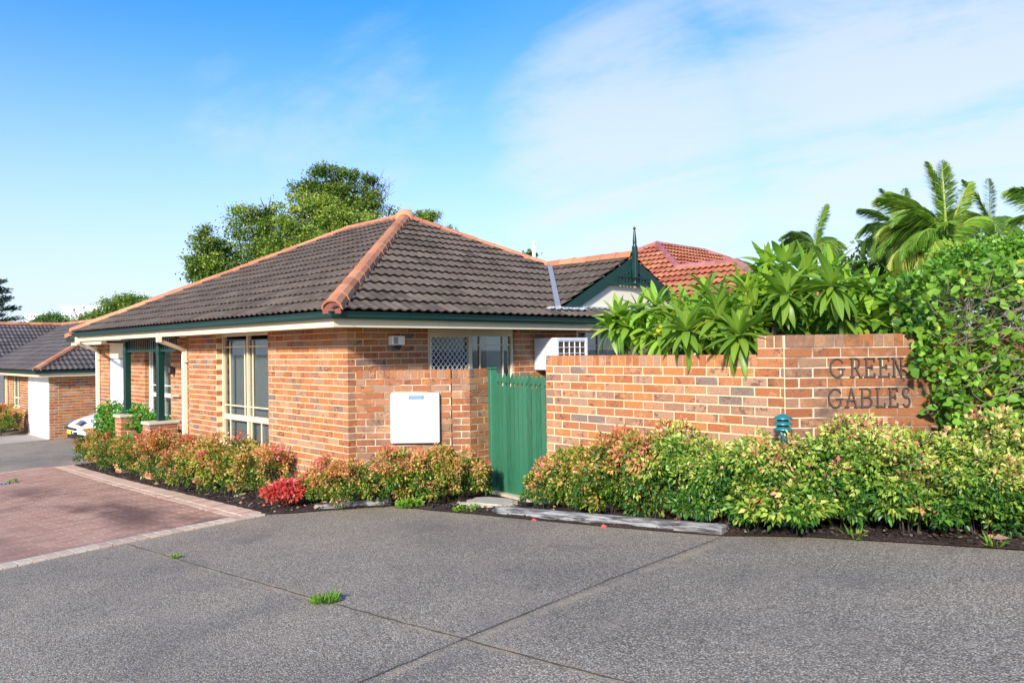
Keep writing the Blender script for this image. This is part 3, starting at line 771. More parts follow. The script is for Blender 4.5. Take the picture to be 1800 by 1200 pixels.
# projecting gable roof
P0 = (3.70, 1.70, 2.51)
tile_plane(P0, (0, -1, 0), (1, 0, .5), plan_poly(P0, (0, -1), (1, 0), [(3.74, -.34), (5.68, -.34), (5.68, 1.6)]), tiles, cuts)
P0 = (7.66, -.34, 2.51)
tile_plane(P0, (0, 1, 0), (-1, 0, .5), plan_poly(P0, (0, 1), (-1, 0), [(7.66, -.34), (5.68, 1.64), (5.68, -.34)]), tiles, cuts)
join_meshes('cut_tiles', cuts, MAT['tile'], house)
scatter_parts('roof_tile', tiles, tile_arrays, MAT['tile'], house, 298)
q = MB()                                                                       # slopes turned away from the street, and roofing under the tiles
def tri(*ps): q.add(ps, [tuple(range(len(ps)))])
dz = -.012
for ps in (((-.6, 10, EZ), (-.6, -.6, EZ), R1, R2), ((-.6, -.6, EZ), (7.96, -.6, EZ), R1)): tri(*[(a_, b, c_ + dz) for a_, b, c_ in ps])
q.build('sarking', MAT['dark'], house)
q = MB()
tri((7.96, -.6, EZ), (7.96, 10, EZ), R2, R1); tri((7.96, 10, EZ), (-.6, 10, EZ), R2)
q.build('rear_slopes', MAT['tile'], house)
ridge_caps((-.57, -.57, EZ + .03), R1, 17, MAT['ridge'], house)
ridge_caps(R2, R1, 6, MAT['ridge'], house, wd=.11, hh=.05)
ridge_caps((-.57, 9.97, EZ + .03), R2, 17, MAT['ridge'], house, wd=.11, hh=.05)
ridge_caps((7.9, -.5, EZ + .02), R1, 17, MAT['ridge'], house, wd=.11, hh=.05)
ridge_caps((5.68, -.36, 3.5), (5.68, 1.68, 3.5), 6, MAT['ridge'], house)
def bedding(P, Q):
    q = MB(); q.beam((P[0], P[1], P[2] + .0), (Q[0], Q[1], Q[2] + .0), .215, .06); q.build('ridge_bedding', MAT['pointing'], house)
bedding((-.57, -.57, EZ), R1); bedding(R1, R2); bedding((-.57, 9.97, EZ), R2); bedding((5.68, -.34, 3.47), (5.68, 1.68, 3.47)); bedding((7.9, -.5, EZ), R1)
q = MB(); q.lathe((R1[0], R1[1], R1[2] + .02), [(.20, -.10), (.19, .05), (.10, .13), (0, .15)], 10); q.build('ridge_tile', MAT['ridge'], house)
# grey valley flashing and white lead skirts
q = MB(); q.beam((3.66, -.34, 2.55), (5.60, 1.60, 3.52), .085, .05); q.build('valley_flashing', MAT['steel'], house)
MAT['lead'] = simple('lead_flashing', (.58, .60, .61), .5, .2, var=.3, scale=12.0)
q = MB()
for i in range(16):
    x = 3.40 + i * .055; h = .012 * math.sin(i * 1.9); q.span(x, x + .056, -.42 - .02 * (i % 3), -.30, 2.508 + h, 2.535 + h)
q.build('lead_skirt', MAT['lead'], house)
q = MB(); q.beam((4.05, -.30, 2.555), (7.2, -.30, 2.555), .05, .05); q.build('apron_flashing', MAT['lead'], house)
# gutter, fascia, soffit
def sweep(path, prof, closed=True):
    """path: plan points walked with the outside on the right hand; prof: (outward, z)"""
    n = len(path); vs = []
    for i, p in enumerate(path):
        ns = []
        for j in (i - 1, i):
            if 0 <= j < n - 1: d = np.array(path[j + 1]) - np.array(path[j]); d = d / np.linalg.norm(d); ns.append(np.array([d[1], -d[0]]))
        m_ = sum(ns) / len(ns); m_ = m_ / (m_ @ ns[0])
        vs.append([(p[0] + m_[0] * o_, p[1] + m_[1] * o_, z) for o_, z in prof])
    k = len(prof); V_ = [q_ for r_ in vs for q_ in r_]; fs = []
    for i in range(n - 1):
        for j in range(k if closed else k - 1): fs.append((i * k + j, i * k + (j + 1) % k, (i + 1) * k + (j + 1) % k, (i + 1) * k + j))
    if closed: fs += [tuple(range(k - 1, -1, -1)), tuple((n - 1) * k + j for j in range(k))]
    return V_, fs
GUT = [(0.004, .0), (.09, 0), (.108, .03), (.112, .085), (.122, .1), (.122, .108), (.10, .108), (.098, .04), (.02, .02), (.014, .1), (.004, .1)]
def eaves(path, zt, parent, gut=True, soffit_w=.62, fm='cream'):
    if gut:
        V_, fs = sweep(path, [(a_ * .8, zt - .088 + b * .8) for a_, b in GUT]); MB().add(V_, fs).build('gutter', MAT['green_dark'], parent)
    V_, fs = sweep(path, [(0, zt - .185), (0, zt - .03), (-.022, zt - .03), (-.022, zt - .185)]); MB().add(V_, fs).build('fascia', MAT[fm], parent)
    V_, fs = sweep(path, [(-.024, zt - .172), (-.024, zt - .164), (-soffit_w, zt - .164), (-soffit_w, zt - .172)]); MB().add(V_, fs).build('soffit', MAT['cream_pale'], parent)
eaves([(-.5, 9.9), (-.5, -.5), (7.86, -.5), (7.86, 9.9), (-.5, 9.9)][:3], 2.365, house, soffit_w=1.15)
# porch soffit infill is inside the deep soffit; garage wing beyond
q = MB()
tri((.0, 9.6, 2.30), (.0, 12.75, 2.30), (2.2, 12.75 - 2.2, 3.4), (2.2, 9.6, 3.4)); tri((.0, 12.75, 2.30), (7.5, 12.75, 2.30), (5.3, 10.55, 3.4), (2.2, 10.55, 3.4)); tri((7.5, 12.75, 2.3), (7.5, 9.6, 2.3), (5.3, 9.6, 3.4), (5.3, 10.55, 3.4)); q.build('garage_roof', MAT['tile'], house)
eaves([(7.4, 12.65), (.1, 12.65), (.1, 9.95)], 2.31, house, soffit_w=.5)
ridge_caps((.03, 12.72, 2.32), (2.2, 10.55, 3.4), 9, MAT['ridge'], house)
# gable: wall, barge boards, battened valance, turned finial
q = MB(); q.prism([(4.05, -.27, 2.56), (7.3, -.27, 2.56), (5.68, -.27, 3.40)], (0, .08, 0)); q.build('gable_wall', MAT['cream_pale'], house)
for sgn, lab in ((-1, None), (1, None)):
    q = MB(); f0 = Vector((5.68 + sgn * 2.0, -.34, 2.49)); ap = Vector((5.68, -.34, 3.49)); dn = Vector((0, 0, -.21))
    q.prism([ap, f0, f0 + dn * .35 + Vector((-sgn * .22, 0, 0)), ap + dn], (0, .028, 0)); q.build('barge_board', MAT['green_dark'], house)
q = MB(); q.beam((4.98, -.345, 3.00), (6.38, -.345, 3.00), .03, .05); q.beam((5.2, -.345, 3.13), (6.16, -.345, 3.13), .02, .028); q.build('gable_rail', MAT['green_dark'], house)
for i in range(-6, 7):
    if i == 0: continue
    x = 5.68 + i * .098; top = 3.30 - abs(i) * .049
    if top > 3.03: q = MB().span(x - .014, x + .014, -.355, -.333, 2.99, top); q.build('batten', MAT['green_dark'], house)
q = MB(); q.prism([(5.0, -.295, 3.02), (6.36, -.295, 3.02), (5.68, -.295, 3.36)], (0, .02, 0)); q.build('gable_lining', MAT['timber_brown'], house)
q = MB(); q.box((5.68, -.375, 3.39), (.085, .085, .56)); q.build('finial_post', MAT['green_dark'], house, bevel=.012)
q = MB(); q.lathe((5.68, -.375, 3.0), [(0, .0), (.03, .01), (.036, .035), (.016, .06), (.03, .085), (.045, .11)], 12)
q.lathe((5.68, -.375, 3.66), [(.045, .0), (.05, .02), (.03, .045), (.036, .07), (.034, .12), (.018, .29), (.012, .31), (.024, .325), (.024, .345), (.008, .365), (0, .37)], 12); q.build('finial', MAT['green_dark'], house)

# windows -------------------------------------------------------------
def wb(mb, face, base, s0, s1, z0, z1, d0, d1):
    if face == 'L': mb.span(base + d0, base + d1, s0, s1, z0, z1)
    else: mb.span(s0, s1, base + d0, base + d1, z0, z1)
def frame_window(name, face, base, s0, s1, z0, z1, verts_, horis, bars_v, bars_h, fm='cream', fw=.036, panes=None, depth=.07):
    """frame and mullions as the window part, glazing bars and panes as sub-parts"""
    q = MB()
    for a_, b in ((s0, s0 + fw), (s1 - fw, s1)): wb(q, face, base, a_, b, z0, z1, depth, depth + .07)
    for a_, b in ((z0, z0 + fw), (z1 - fw, z1)): wb(q, face, base, s0 + fw, s1 - fw, a_, b, depth, depth + .07)
    for a_, b in verts_: wb(q, face, base, a_, b, z0 + fw, z1 - fw, depth + .003, depth + .065)
    for a_, b, c_, d_ in horis: wb(q, face, base, c_, d_, a_, b, depth + .006, depth + .06)
    wd_ = q.build(name, MAT[fm], house)
    for s_, a_, b in bars_v: q = MB(); wb(q, face, base, s_ - .009, s_ + .009, a_, b, depth + .018, depth + .034); q.build('glazing_bar', MAT[fm], wd_)
    for z_, a_, b in bars_h: q = MB(); wb(q, face, base, a_, b, z_ - .009, z_ + .009, depth + .016, depth + .030); q.build('glazing_bar', MAT[fm], wd_)
    for a_, b, c_, d_ in panes or [(s0 + fw, s1 - fw, z0 + fw, z1 - fw)]:
        q = MB(); wb(q, face, base, a_, b, c_, d_, depth + .036, depth + .041); q.build('pane', MAT['glass'], wd_)
    return wd_
# tall sliding window on the street side
w1 = frame_window('window', 'L', 0.02, 2.15, 3.93, .38, 2.19, [(3.0, 3.04)], [(.81, .895, 2.19, 3.88)],
    [(2.87, .9, 2.08), (2.24, .9, 2.08) if False else (2.93, .4, .81), (3.15, .9, 2.08), (3.68, .4, 2.08), (2.60, .4, .81)], [(1.985, 2.2, 2.99), (1.985, 3.05, 3.88), (1.04, 2.2, 2.99), (1.04, 3.05, 3.88)],
    panes=[(2.19, 2.99, .89, 2.08), (3.05, 3.88, .89, 2.08), (2.19, 3.88, .425, .81)])
for i in range(20):
    yv = 2.26 + i * .086; q = MB(); q.beam((.30, yv - .025, 1.25), (.30, yv - .025, 1.251), .001, .001)
    q = MB(); q.box((.24, yv, 1.26), (.004, .080, 1.68), rz=R(48)); q.build('blind_slat', MAT['blind'], w1)
frame_window('window', 'L', .52, 7.28, 8.73, .40, 2.19, [(7.98, 8.03)], [(.99, 1.07, 7.3, 8.7)], [(8.12, .45, 2.08), (8.60, .45, 2.08)], [(1.23, 7.3, 8.7), (.62, 7.3, 8.7)], fm='white')
q = MB(); q.box((.85, 8.0, 1.25), (.01, 1.3, 1.7)); q.build('curtain', MAT['curtain'], house)
# side window above the meter wall and its neighbour
w3 = frame_window('window', 'R', 0, 1.31, 3.0, .9, 2.19, [(2.08, 2.15)], [(2.085, 2.115, 1.36, 2.95)], [(2.32, .95, 2.08), (2.80, .95, 2.08)], [(1.955, 2.15, 2.95)], depth=.02)
q = MB().span(1.33, 2.97, .018, .03, 2.09, 2.155); q.build('head_board', MAT['cream'], house)
w4 = frame_window('window', 'R', 0, 4.50, 7.05, .9, 2.19, [(6.03, 6.16)], [], [(4.75, .95, 2.11), (5.12, .95, 2.11), (5.46, .95, 2.11) if False else (5.66, .95, 2.11)], [(1.93, 4.56, 6.03)], depth=.02)
def grille(s0, s1, z0, z1, parent):
    """expanded diamond security screen"""
    q = MB(); px_, pz_ = .086, .096; nx = int((s1 - s0) / px_) + 1; nz = int((z1 - z0) / pz_) + 2; yv = .012
    for i in range(-1, nx + 1):
        for j in range(nz):
            x = s0 + i * px_; z = z1 - j * pz_
            for (xa, za, xb, zb) in ((x, z, x + px_ / 2, z - pz_ / 2), (x + px_ / 2, z - pz_ / 2, x, z - pz_), ):
                for mir in (0, 1):
                    a_ = (xa, za) if not mir else (2 * (x + px_ / 2) - xa, za); b = (xb, zb) if not mir else (2 * (x + px_ / 2) - xb, zb)
                    if s0 <= min(a_[0], b[0]) and max(a_[0], b[0]) <= s1 and min(a_[1], b[1]) >= z0 - .05: q.beam((a_[0], yv + .002 * mir, a_[1]), (b[0], yv + .002 * mir, b[1]), .006, .007)
    q.build('security_grille', MAT['white'], parent)
    q = MB()
    for a_, b, c_, d_ in ((s0 - .02, s0, z0, z1), (s1, s1 + .02, z0, z1), (s0 - .02, s1 + .02, z1, z1 + .02)): q.span(a_, b, .004, .02, c_, d_)
    q.build('grille_frame', MAT['cream'], parent)
grille(1.37, 2.07, 1.2, 2.07, w3); grille(6.17, 7.0, 1.3, 2.12, w4)
q = MB(); q.span(2.49, 2.86, .085, .09, .9, 2.1); q.span(4.5, 6.0, .10, .11, .9, 2.1); q.build('curtain', MAT['curtain'], house)
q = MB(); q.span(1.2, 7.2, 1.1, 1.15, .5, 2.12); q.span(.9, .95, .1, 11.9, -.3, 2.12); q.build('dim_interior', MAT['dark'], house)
# garage door and header panel
q = MB().span(.53, .56, 9.7, 11.15, 1.80, 2.19); q.build('header_panel', MAT['cream_pale'], house)
q = MB()
for i in range(6): q.span(.54, .575, 9.7, 11.15, -.52 + i * .385, -.52 + i * .385 + .377)
q.build('garage_door', MAT['white'], house)
# timber posts on brick piers, battened valance
for (cx, cy, zb, pw) in ((-.15, 7.80, .70, .36), (-.15, 6.02, .67, .50)):
    q = MB()
    q.box((cx, cy, (zb + 2.15) / 2), (.115, .115, 2.15 - zb)); q.box((cx, cy, 1.90), (.135, .135, .03)); q.box((cx, cy, zb + .05), (.135, .135, .10)); q.build('post', MAT['green_dark'], house, bevel=.008)
    q = MB().box((cx, cy, zb - .03), (pw + .06, .40, .06)); q.build('capstone', MAT['capstone'], house, bevel=.012)
    pb = []; pm = MB(); g_ = float(gz(cx, cy)); hw = pw / 2; nn = int((zb - .06 - g_) / .086) + 1
    wf = Wall((cx - hw, cy + .18), (0, -1), .36, pb, pm); wr = Wall((cx - hw, cy - .18), (1, 0), pw, pb, pm)
    for k in range(nn):
        z = zb - .06 - .086 * (k + 1); wf.course(z, k % 2 == 0, D1=.11, skip1=k % 2 == 0, from_end=True, vis=False); wr.course(z, k % 2 == 1, D0=.11, skip0=k % 2 == 1, vis=False)
    pm.span(cx - hw + .006, cx + hw - .006, cy - .174, cy + .174, g_ - .1, zb - .062); pier = pm.build('pier', MAT['mortar'], house)
    scatter_parts('pier_brick', pb, brick_arrays, MAT['brick_far'], pier, 0)
q = MB(); q.span(-.19, -.11, 5.2, 8.0, 2.155, 2.188); q.span(-.17, -.13, 5.2, 8.0, 1.93, 1.965); q.build('porch_beam', MAT['green_dark'], house)
for i in range(27):
    y = 5.26 + i * .10
    if abs(y - 6.05) > .07 and abs(y - 7.8) > .07: q = MB().span(-.16, -.14, y - .013, y + .013, 1.965, 2.155); q.build('valance_batten', MAT['green_dark'], house)
# downpipes
def downpipe(px_, py_, gx, gy, ztop, zbot, nm='downpipe'):
    q = MB(); r_ = .032
    q.beam((gx, gy, ztop + .07), (gx, gy, ztop - .085), .085, .055, up=(0, 1, 0)); q.beam((gx, gy, ztop - .06), (px_, py_, ztop - .22), .06, .06); q.beam((px_, py_, ztop - .19), (px_, py_, zbot), .085, .055, up=(0, 1, 0)); q.build(nm, MAT['cream_pale'], house, bevel=.006)
    q = MB().box((px_ + .0, py_ - .0, ztop - .42), (.06, .13, .03)); q.build('pipe_clip', MAT['cream_pale'], house)
downpipe(-.045, 5.16, -.53, 5.0, 2.17, -.3); downpipe(.45, 11.78, -.53, 9.72, 2.20, -.3)
# hose tap pipe and door chime in the porch
q = MB().tube([(.46, 7.1, 1.05), (.40, 7.1, 1.06), (.40, 6.6, 1.07)], .015); q.build('tap_pipe', MAT['cream'], house)
q = MB().box((.42, 7.05, 1.56), (.12, .10, .16)); q.build('porch_lantern', MAT['black'], house, bevel=.03)

# sensor light and window air conditioner
sl_ = empty('security_light', (.74, 0, 2.0), 'small white rectangular security light on the brick wall under the eave', 'wall light')
q = MB().span(.63, .84, -.10, -.001, 1.965, 2.085); q.build('housing', MAT['white'], sl_, bevel=.008)
q = MB().span(.650, .72, -.104, -.098, 1.98, 2.07); q.build('lens', MAT['steel'], sl_)
q = MB().lathe((.76, -.06, 1.91), [(0, 0), (.03, .008), (.04, .03), (.03, .055)], 10); q.build('sensor', MAT['black'], sl_)
ac = empty('air_conditioner', (3.9, -.2, 1.85), 'white box air conditioner with a gridded front sticking out of the brick wall', 'air conditioner')
q = MB().span(3.45, 4.20, -.46, -.001, 1.55, 2.055); q.build('casing', MAT['acplastic'], ac, bevel=.01)
q = MB()
for i in range(4): q.span(3.443, 3.450, -.42, -.06, 1.60 + i * .105, 1.69 + i * .105)
q.build('side_louvre', MAT['acplastic'], ac)
q = MB().span(3.50, 4.15, -.470, -.462, 1.60, 2.01); q.build('coil', MAT['acgrill'], ac)
q = MB()
for i in range(6): q.span(3.50 + i * .13 - .006, 3.50 + i * .13 + .006, -.485, -.472, 1.60, 2.01)
for i in range(5): q.span(3.50, 4.15, -.488, -.476, 1.62 + i * .095 - .005, 1.62 + i * .095 + .005)
q.build('grille', MAT['white'], ac)
q = MB(); q.span(3.45, 3.50, -.492, -.462, 1.55, 2.055); q.span(4.15, 4.20, -.492, -.462, 1.55, 2.055); q.span(3.5, 4.15, -.492, -.462, 2.01, 2.055); q.span(3.5, 4.15, -.492, -.462, 1.55, 1.60); q.build('front_frame', MAT['acplastic'], ac, bevel=.006)

# ------------------------------------------------------------------ METER WALL
mw_ = empty('meter_wall', (.65, -.5, 0), 'low weathered brick wall with a rowlock top between the house corner and the green gate', 'brick wall')
mbk = []; mm = MB(); dR = (RT[0], RT[1])
A1 = Wall((.122, -.003), dR, 1.222, mbk, mm); p2 = A1.p + A1.d * 1.228; A2 = Wall(p2, dR, .236, mbk, mm); p3 = A2.p + A2.d * .236; A3 = Wall(p3, (1, 0), .34, mbk, mm)
for k in range(6, 25):
    zb = Z0 - .086 * (k + 1); ev = k % 2 == 0; vs_ = zb > .12
    A1.course(zb, ev, vis=vs_); A2.course(zb, ev, vis=vs_, D1=.07); A3.course(zb, not ev, vis=vs_)
for Wl, n_ in ((A1, 14), (A2, 3), (A3, 4)):
    pt = Wl.L / n_
    for i in range(n_): Wl.brick(i * pt + .004, (i + 1) * pt - .004, 1.533, 1.639, .11)
A1.core(-.15, 1.632, thick=.20); A2.core(-.15, 1.631, a1=.232, thick=.2); A3.core(-.15, 1.6325, a0=.02, thick=.18)
mm.build('mortar', MAT['mortar_grey'], mw_); scatter_parts('brick', mbk, brick_arrays, MAT['brick_stained'], mw_, 298)
for i in range(2):
    pass
mp_ = empty('meter_panel', (.65, -.55, 1.0), 'white square meter box cover with a small blue label on the weathered brick wall', 'meter box')
def fp(L_, D_, z): p = EYE + RT * L_ + FH * D_; return (p[0], p[1], z)
PD = 9.615                                                # depth of the meter wall face
def fpbox(q, u0, u1, z0, z1, d0, d1): q.box(fp((u0 + u1) / 2, PD + (d0 + d1) / 2, (z0 + z1) / 2), (u1 - u0, d1 - d0, z1 - z0), rz=math.atan2(RT[1], RT[0]))
PD = float((np.array([.122, -.003, 0]) - EYE) @ FH)
q = MB(); fpbox(q, -1.565, -.940, .705, 1.345, -.075, -.002); q.build('cover', MAT['white'], mp_, bevel=.012)
q = MB(); fpbox(q, -1.325, -1.135, 1.265, 1.330, -.078, -.0755); lb = q.build('label', MAT['blue'], mp_)
for r_, (c0, c1, n_) in enumerate(((.0, .19, 1), (.01, .18, 14), (.01, .18, 11), (.02, .17, 12))):
    q = MB()
    for i in range(n_):
        a_ = -1.325 + c0 + (c1 - c0) * i / n_; b = -1.325 + c0 + (c1 - c0) * (i + (.72 if n_ > 1 else .98)) / n_; zt_ = 1.325 - r_ * .0155
        fpbox(q, a_, b, zt_ - (.008 if r_ == 0 else .004), zt_, -.0795, -.0785)
    q.build('label_print', MAT['white'], lb)

# ------------------------------------------------------------------ NAME WALL (long wall and sign panel)
nw = empty('boundary_wall', (.97, -3.9, 0), 'brick boundary wall with a rowlock top, stepping up to a panel with bronze lettering', 'brick wall')
nb_ = []; nm_ = MB(); S0 = 1.6959; S1 = 1.8655
B1 = Wall((.966, -2.542), (0, -1), 2.794, nb_, nm_); pS = np.array([.966, -5.352]); B2 = Wall(pS, dR, 5.4, nb_, nm_)
B0 = Wall((1.19, -2.548), (-1, 0), .22, nb_, nm_)
for k in range(0, 20):
    zb = S0 - .086 * (k + 1); ev = k % 2 == 0
    if zb > .02: B1.course(zb, ev, D0=.11 if False else .05, vis=zb > .62)
for k in range(0, 19):
    zb = S1 - .086 * (k + 1)
    if zb > .25: B2.course(zb, k % 2 == 1, vis=zb > 1.1)
n_ = 30; pt = (2.794 - .24) / n_
for i in range(n_): B1.brick(i * pt + .004, (i + 1) * pt - .004, S0 + .005, 1.811, .11)
for zz_ in (S0, S0 + .086): B1.brick(2.794 - .24, 2.794, zz_ + .005, zz_ + .081)
for i in range(3): B1.brick(2.794 - .24 + i * .08 + .003, 2.794 - .24 + (i + 1) * .08 - .003, S1 + .006, 1.978, .11)
for i in range(63): B2.brick(i * .0853 + .004, (i + 1) * .0853 - .004, S1 + .005, 1.978, .11)
B1.core(-.1, 1.805, thick=.21); B1.core(1.806, 1.972, a0=2.794 - .236, thick=.21); B2.mort = MB(); B2.core(.0, 1.9725, a0=.004, thick=.2); B2.mort.build('mortar', MAT['mortar_grey'], nw) 
B1.core(-.1, 1.80, thick=.21) if False else None
nm_.span(.972, 1.10, -5.352, -5.326, 0.0, 1.974)
nm_.build('mortar', MAT['mortar'], nw)
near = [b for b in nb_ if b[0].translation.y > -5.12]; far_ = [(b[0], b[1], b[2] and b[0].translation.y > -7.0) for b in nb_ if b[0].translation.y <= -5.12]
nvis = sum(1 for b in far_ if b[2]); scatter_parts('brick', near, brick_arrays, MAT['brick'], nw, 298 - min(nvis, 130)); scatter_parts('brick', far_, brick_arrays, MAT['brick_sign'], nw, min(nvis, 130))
# bronze letters, serifed, standing just off the brickwork
def arc(cx, cy, rx, ry, a0, a1, n=10): return [(cx + rx * math.cos(R(a0 + (a1 - a0) * i / n)), cy + ry * math.sin(R(a0 + (a1 - a0) * i / n))) for i in range(n + 1)]
LT = {
 'G': [arc(.5, .5, .46, .5, 38, 322, 16), [(.88, .2), (.88, .45)], [(.6, .46), (1.0, .46)]],
 'R': [[(.15, 0), (.15, 1)], [(0, 0), (.32, 0)], [(0, 1), (.5, 1)], [(.5, 1)] + arc(.5, .75, .3, .25, 90, -90, 8) + [(.15, .5)], [(.45, .5), (.85, 0), (1.0, 0)]],
 'E': [[(.15, 0), (.15, 1)], [(0, 1), (.85, 1), (.85, .88)], [(.15, .52), (.65, .52)], [(.65, .44), (.65, .60)], [(0, 0), (.88, 0), (.88, .14)]],
 'N': [[(.15, 0), (.15, 1)], [(0, 1), (.18, 1), (.85, 0)], [(.85, 0), (.85, 1)], [(0, 0), (.3, 0)], [(.7, 1), (1, 1)]],
 'A': [[(.08, 0), (.5, 1), (.92, 0)], [(.25, .36), (.75, .36)], [(-.05, 0), (.22, 0)], [(.78, 0), (1.05, 0)]],
 'B': [[(.15, 0), (.15, 1)], [(0, 1), (.5, 1)] + arc(.5, .76, .28, .24, 90, -90, 8) + [(.15, .52)], [(.5, .52)] + arc(.52, .26, .33, .26, 90, -90, 8) + [(0, 0)]],
 'L': [[(.15, 0), (.15, 1)], [(0, 1), (.32, 1)], [(0, 0), (.85, 0), (.85, .16)]],
 'S': [arc(.48, .74, .33, .26, 40, 270, 10) + arc(.48, .25, .36, .26, 85, -145, 10)]}
def letter(ch, s0, z0, w_, h):
    q = MB(); th = .0115
    for st_ in LT[ch]:
        pts = []
        for x, y in st_: p = B2.p + B2.d * (s0 + x * w_); pts.append((p[0] - B2.n[0] * .014, p[1] - B2.n[1] * .014, z0 + y * h))
        for i in range(len(pts) - 1):
            a_, b = Vector(pts[i]), Vector(pts[i + 1]); e_ = (b - a_).normalized() * .006; heavy = abs(b.z - a_.z) > abs((b - a_).xy.length) * 1.2
            q.beam(a_ - e_, b + e_, .014 + .002 * (i % 2), th if heavy else th * .62, up=(B2.n[0], B2.n[1], 0)) if False else q.beam(a_ - e_, b + e_, th if heavy else th * .62, .014 + .001 * (i % 2), up=(B2.n[0], B2.n[1], .001))
    q.build('letter', MAT['bronze'], nw, label='weathered bronze letter ' + ch)
# column positions measured along the wall
for ch, s0, w_ in zip('GREEN', (.379, .557, .680, .800, .916), (.125, .095, .095, .10, .09)): letter(ch, s0, 1.612, w_, .158)
for ch, s0, w_ in zip('GABLES', (.362, .512, .635, .773, .882, .992), (.12, .098, .115, .085, .085, .082)): letter(ch, s0, 1.353, w_, .158)

# ------------------------------------------------------------------ PICKET GATE
gt = empty('picket_gate', (1.2, -1.8, .05), 'green picket gate with pointed tops and chipped paint between two brick walls', 'gate')
ga = np.array([1.50, -1.10]); gb = np.array([1.005, -2.50]); gd = gb - ga; gL = np.linalg.norm(gd); gd /= gL; gn = np.array([-gd[1], gd[0]])    # gn points away from the street
if gn @ FH[:2] < 0: gn = -gn
q = MB(); pc = ga - gd * .01; q.box((pc[0], pc[1], .80), (.09, .09, 1.65), rz=math.atan2(gd[1], gd[0])); q.build('gate_post', MAT['green_gate'], gt, bevel=.006)
q = MB().box((pc[0], pc[1], 1.64), (.115, .115, .03), rz=math.atan2(gd[1], gd[0])); q.build('post_cap', MAT['green_gate'], gt, bevel=.01)
npk = 12; pw_ = (gL - .06) / npk
prof = [(-.5, 0), (.5, 0), (.5, .885), (.28, .895), (.28, .912), (.5, .925), (.52, .945), (.30, .975), (0, 1.0), (-.30, .975), (-.52, .945), (-.5, .925), (-.28, .912), (-.28, .895), (-.5, .885)]
for i in range(npk):
    c_ = ga + gd * (.06 + pw_ * (i + .5)); g_ = float(gz(c_[0], c_[1])) + .03; H_ = 1.585 + rnd.uniform(-.004, .004) - g_
    w_ = pw_ * .79; poly = []
    for x, t_ in prof:
        p = c_ + gd * (x * w_); zt_ = g_ + H_ * t_ if t_ == 0 else g_ + H_ - (1 - t_) * 1.5
        poly.append((p[0], p[1], zt_))
    MB().prism(poly, (gn[0] * .02, gn[1] * .02, 0)).build('picket', MAT['green_gate'], gt)
for z in (.40, 1.28):
    a_ = ga + gn * .045; b = gb + gn * .045; MB().beam((a_[0], a_[1], z), (b[0], b[1], z), .04, .09).build('rail', MAT['green_gate'], gt)
a_ = ga + gn * .045; b = gb + gn * .045; MB().beam((a_[0], a_[1], .45), (b[0], b[1], 1.22), .035, .08).build('brace', MAT['green_gate'], gt)
MB().beam((*(ga - gn * .02), float(gz(*ga)) + .02), (*(gb - gn * .02), float(gz(*gb)) + .02), .12, .05).build('threshold', MAT['capstone'], gt)
# ================================================================== NEIGHBOURING HOUSE (left)
nh = empty('neighbour_house', (3.9, 22, -.7), 'neighbouring brick house with dark tiled roof, terracotta hip and white garage door, down the driveway', 'house')
NE = 1.43; nbk = []; nmm = MB(); ZB = 1.262
NA = Wall((.84, 17.85), (1, 0), 7.0, nbk, nmm)
NB = Wall((.92, 20.57), (1, 0), .22, nbk, nmm)
NC = Wall((.92, 24.9), (0, -1), 4.33, nbk, nmm, [(24.9 - 23.0, 24.9 - 22.05, .12 - .0, 1.3), (24.9 - 24.9, 24.9 - 24.2, .0, 1.3)])
for k in range(25):
    zb = ZB - .086 * (k + 1); ev = k % 2 == 0
    NA.course(zb, ev, D0=.11, vis=True); NB.course(zb, ev, D0=.11, skip0=not ev, vis=False); NC.course(zb, ev, skip1=ev, D1=.11, from_end=True, vis=False)
NA.core(-.9, 1.256); NB.core(-.9, 1.255, a0=.1); NC.core(-.9, 1.254)
nmm.build('mortar', MAT['mortar'], nh)
for b in range(len(nbk)):                                                   # only the part of the long wall in view is built brick by brick
    m_, k_, v_ = nbk[b]; nbk[b] = (m_, k_, v_ and m_.translation.x < 2.5)
scatter_parts('brick', nbk, brick_arrays, MAT['brick_far'], nh, 180)
q = MB()
for i in range(5): q.span(.86, .90, 17.95, 20.56, -.68 + i * .385, -.68 + i * .385 + .379)
q.build('garage_door', MAT['white'], nh)
q = MB().span(.80, .97, 17.95, 20.56, -.72, -.655); q.build('door_sill', MAT['capstone'], nh)
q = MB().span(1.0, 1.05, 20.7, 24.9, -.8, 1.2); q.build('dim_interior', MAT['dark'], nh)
q = MB()
for a_, b, c_, d_ in ((22.05, 22.12, .12, 1.25), (22.93, 23.0, .12, 1.25), (22.42, 22.48, .12, 1.25), (22.12, 22.93, .12, .18), (22.12, 22.93, .40, .45)): q.span(.95, .985, a_, b, c_, d_)
nwn = q.build('window', MAT['cream'], nh)
q = MB()
for i in range(22): q.span(.978, .984, 22.12, 22.93, .2 + i * .046, .2 + i * .046 + .036)
q.build('venetian_blind', MAT['curtain'], nwn)
q = MB().span(.965, .968, 22.12, 22.93, .18, 1.25); q.build('pane', MAT['glass'], nwn)
q = MB().span(.93, .99, 24.2, 24.28, 0, 1.25).span(.93, .99, 24.28, 24.9, 1.17, 1.25); q.build('window', MAT['cream'], nh)
q = MB(); q.beam((.85, 23.75, 1.2), (.85, 23.75, -.7), .07, .05, up=(0, 1, 0)); q.build('downpipe', MAT['cream'], nh)
nt = []; ncut = []
def nplane(P0, A, Sh, pts): tile_plane(P0, A + (0,), Sh + (.5,), plan_poly(P0, A, Sh, pts), nt, ncut)
nplane((.37, 17.4, NE), (1, 0), (0, 1), [(.37, 17.4), (7.43, 17.4), (3.9, 20.93)])
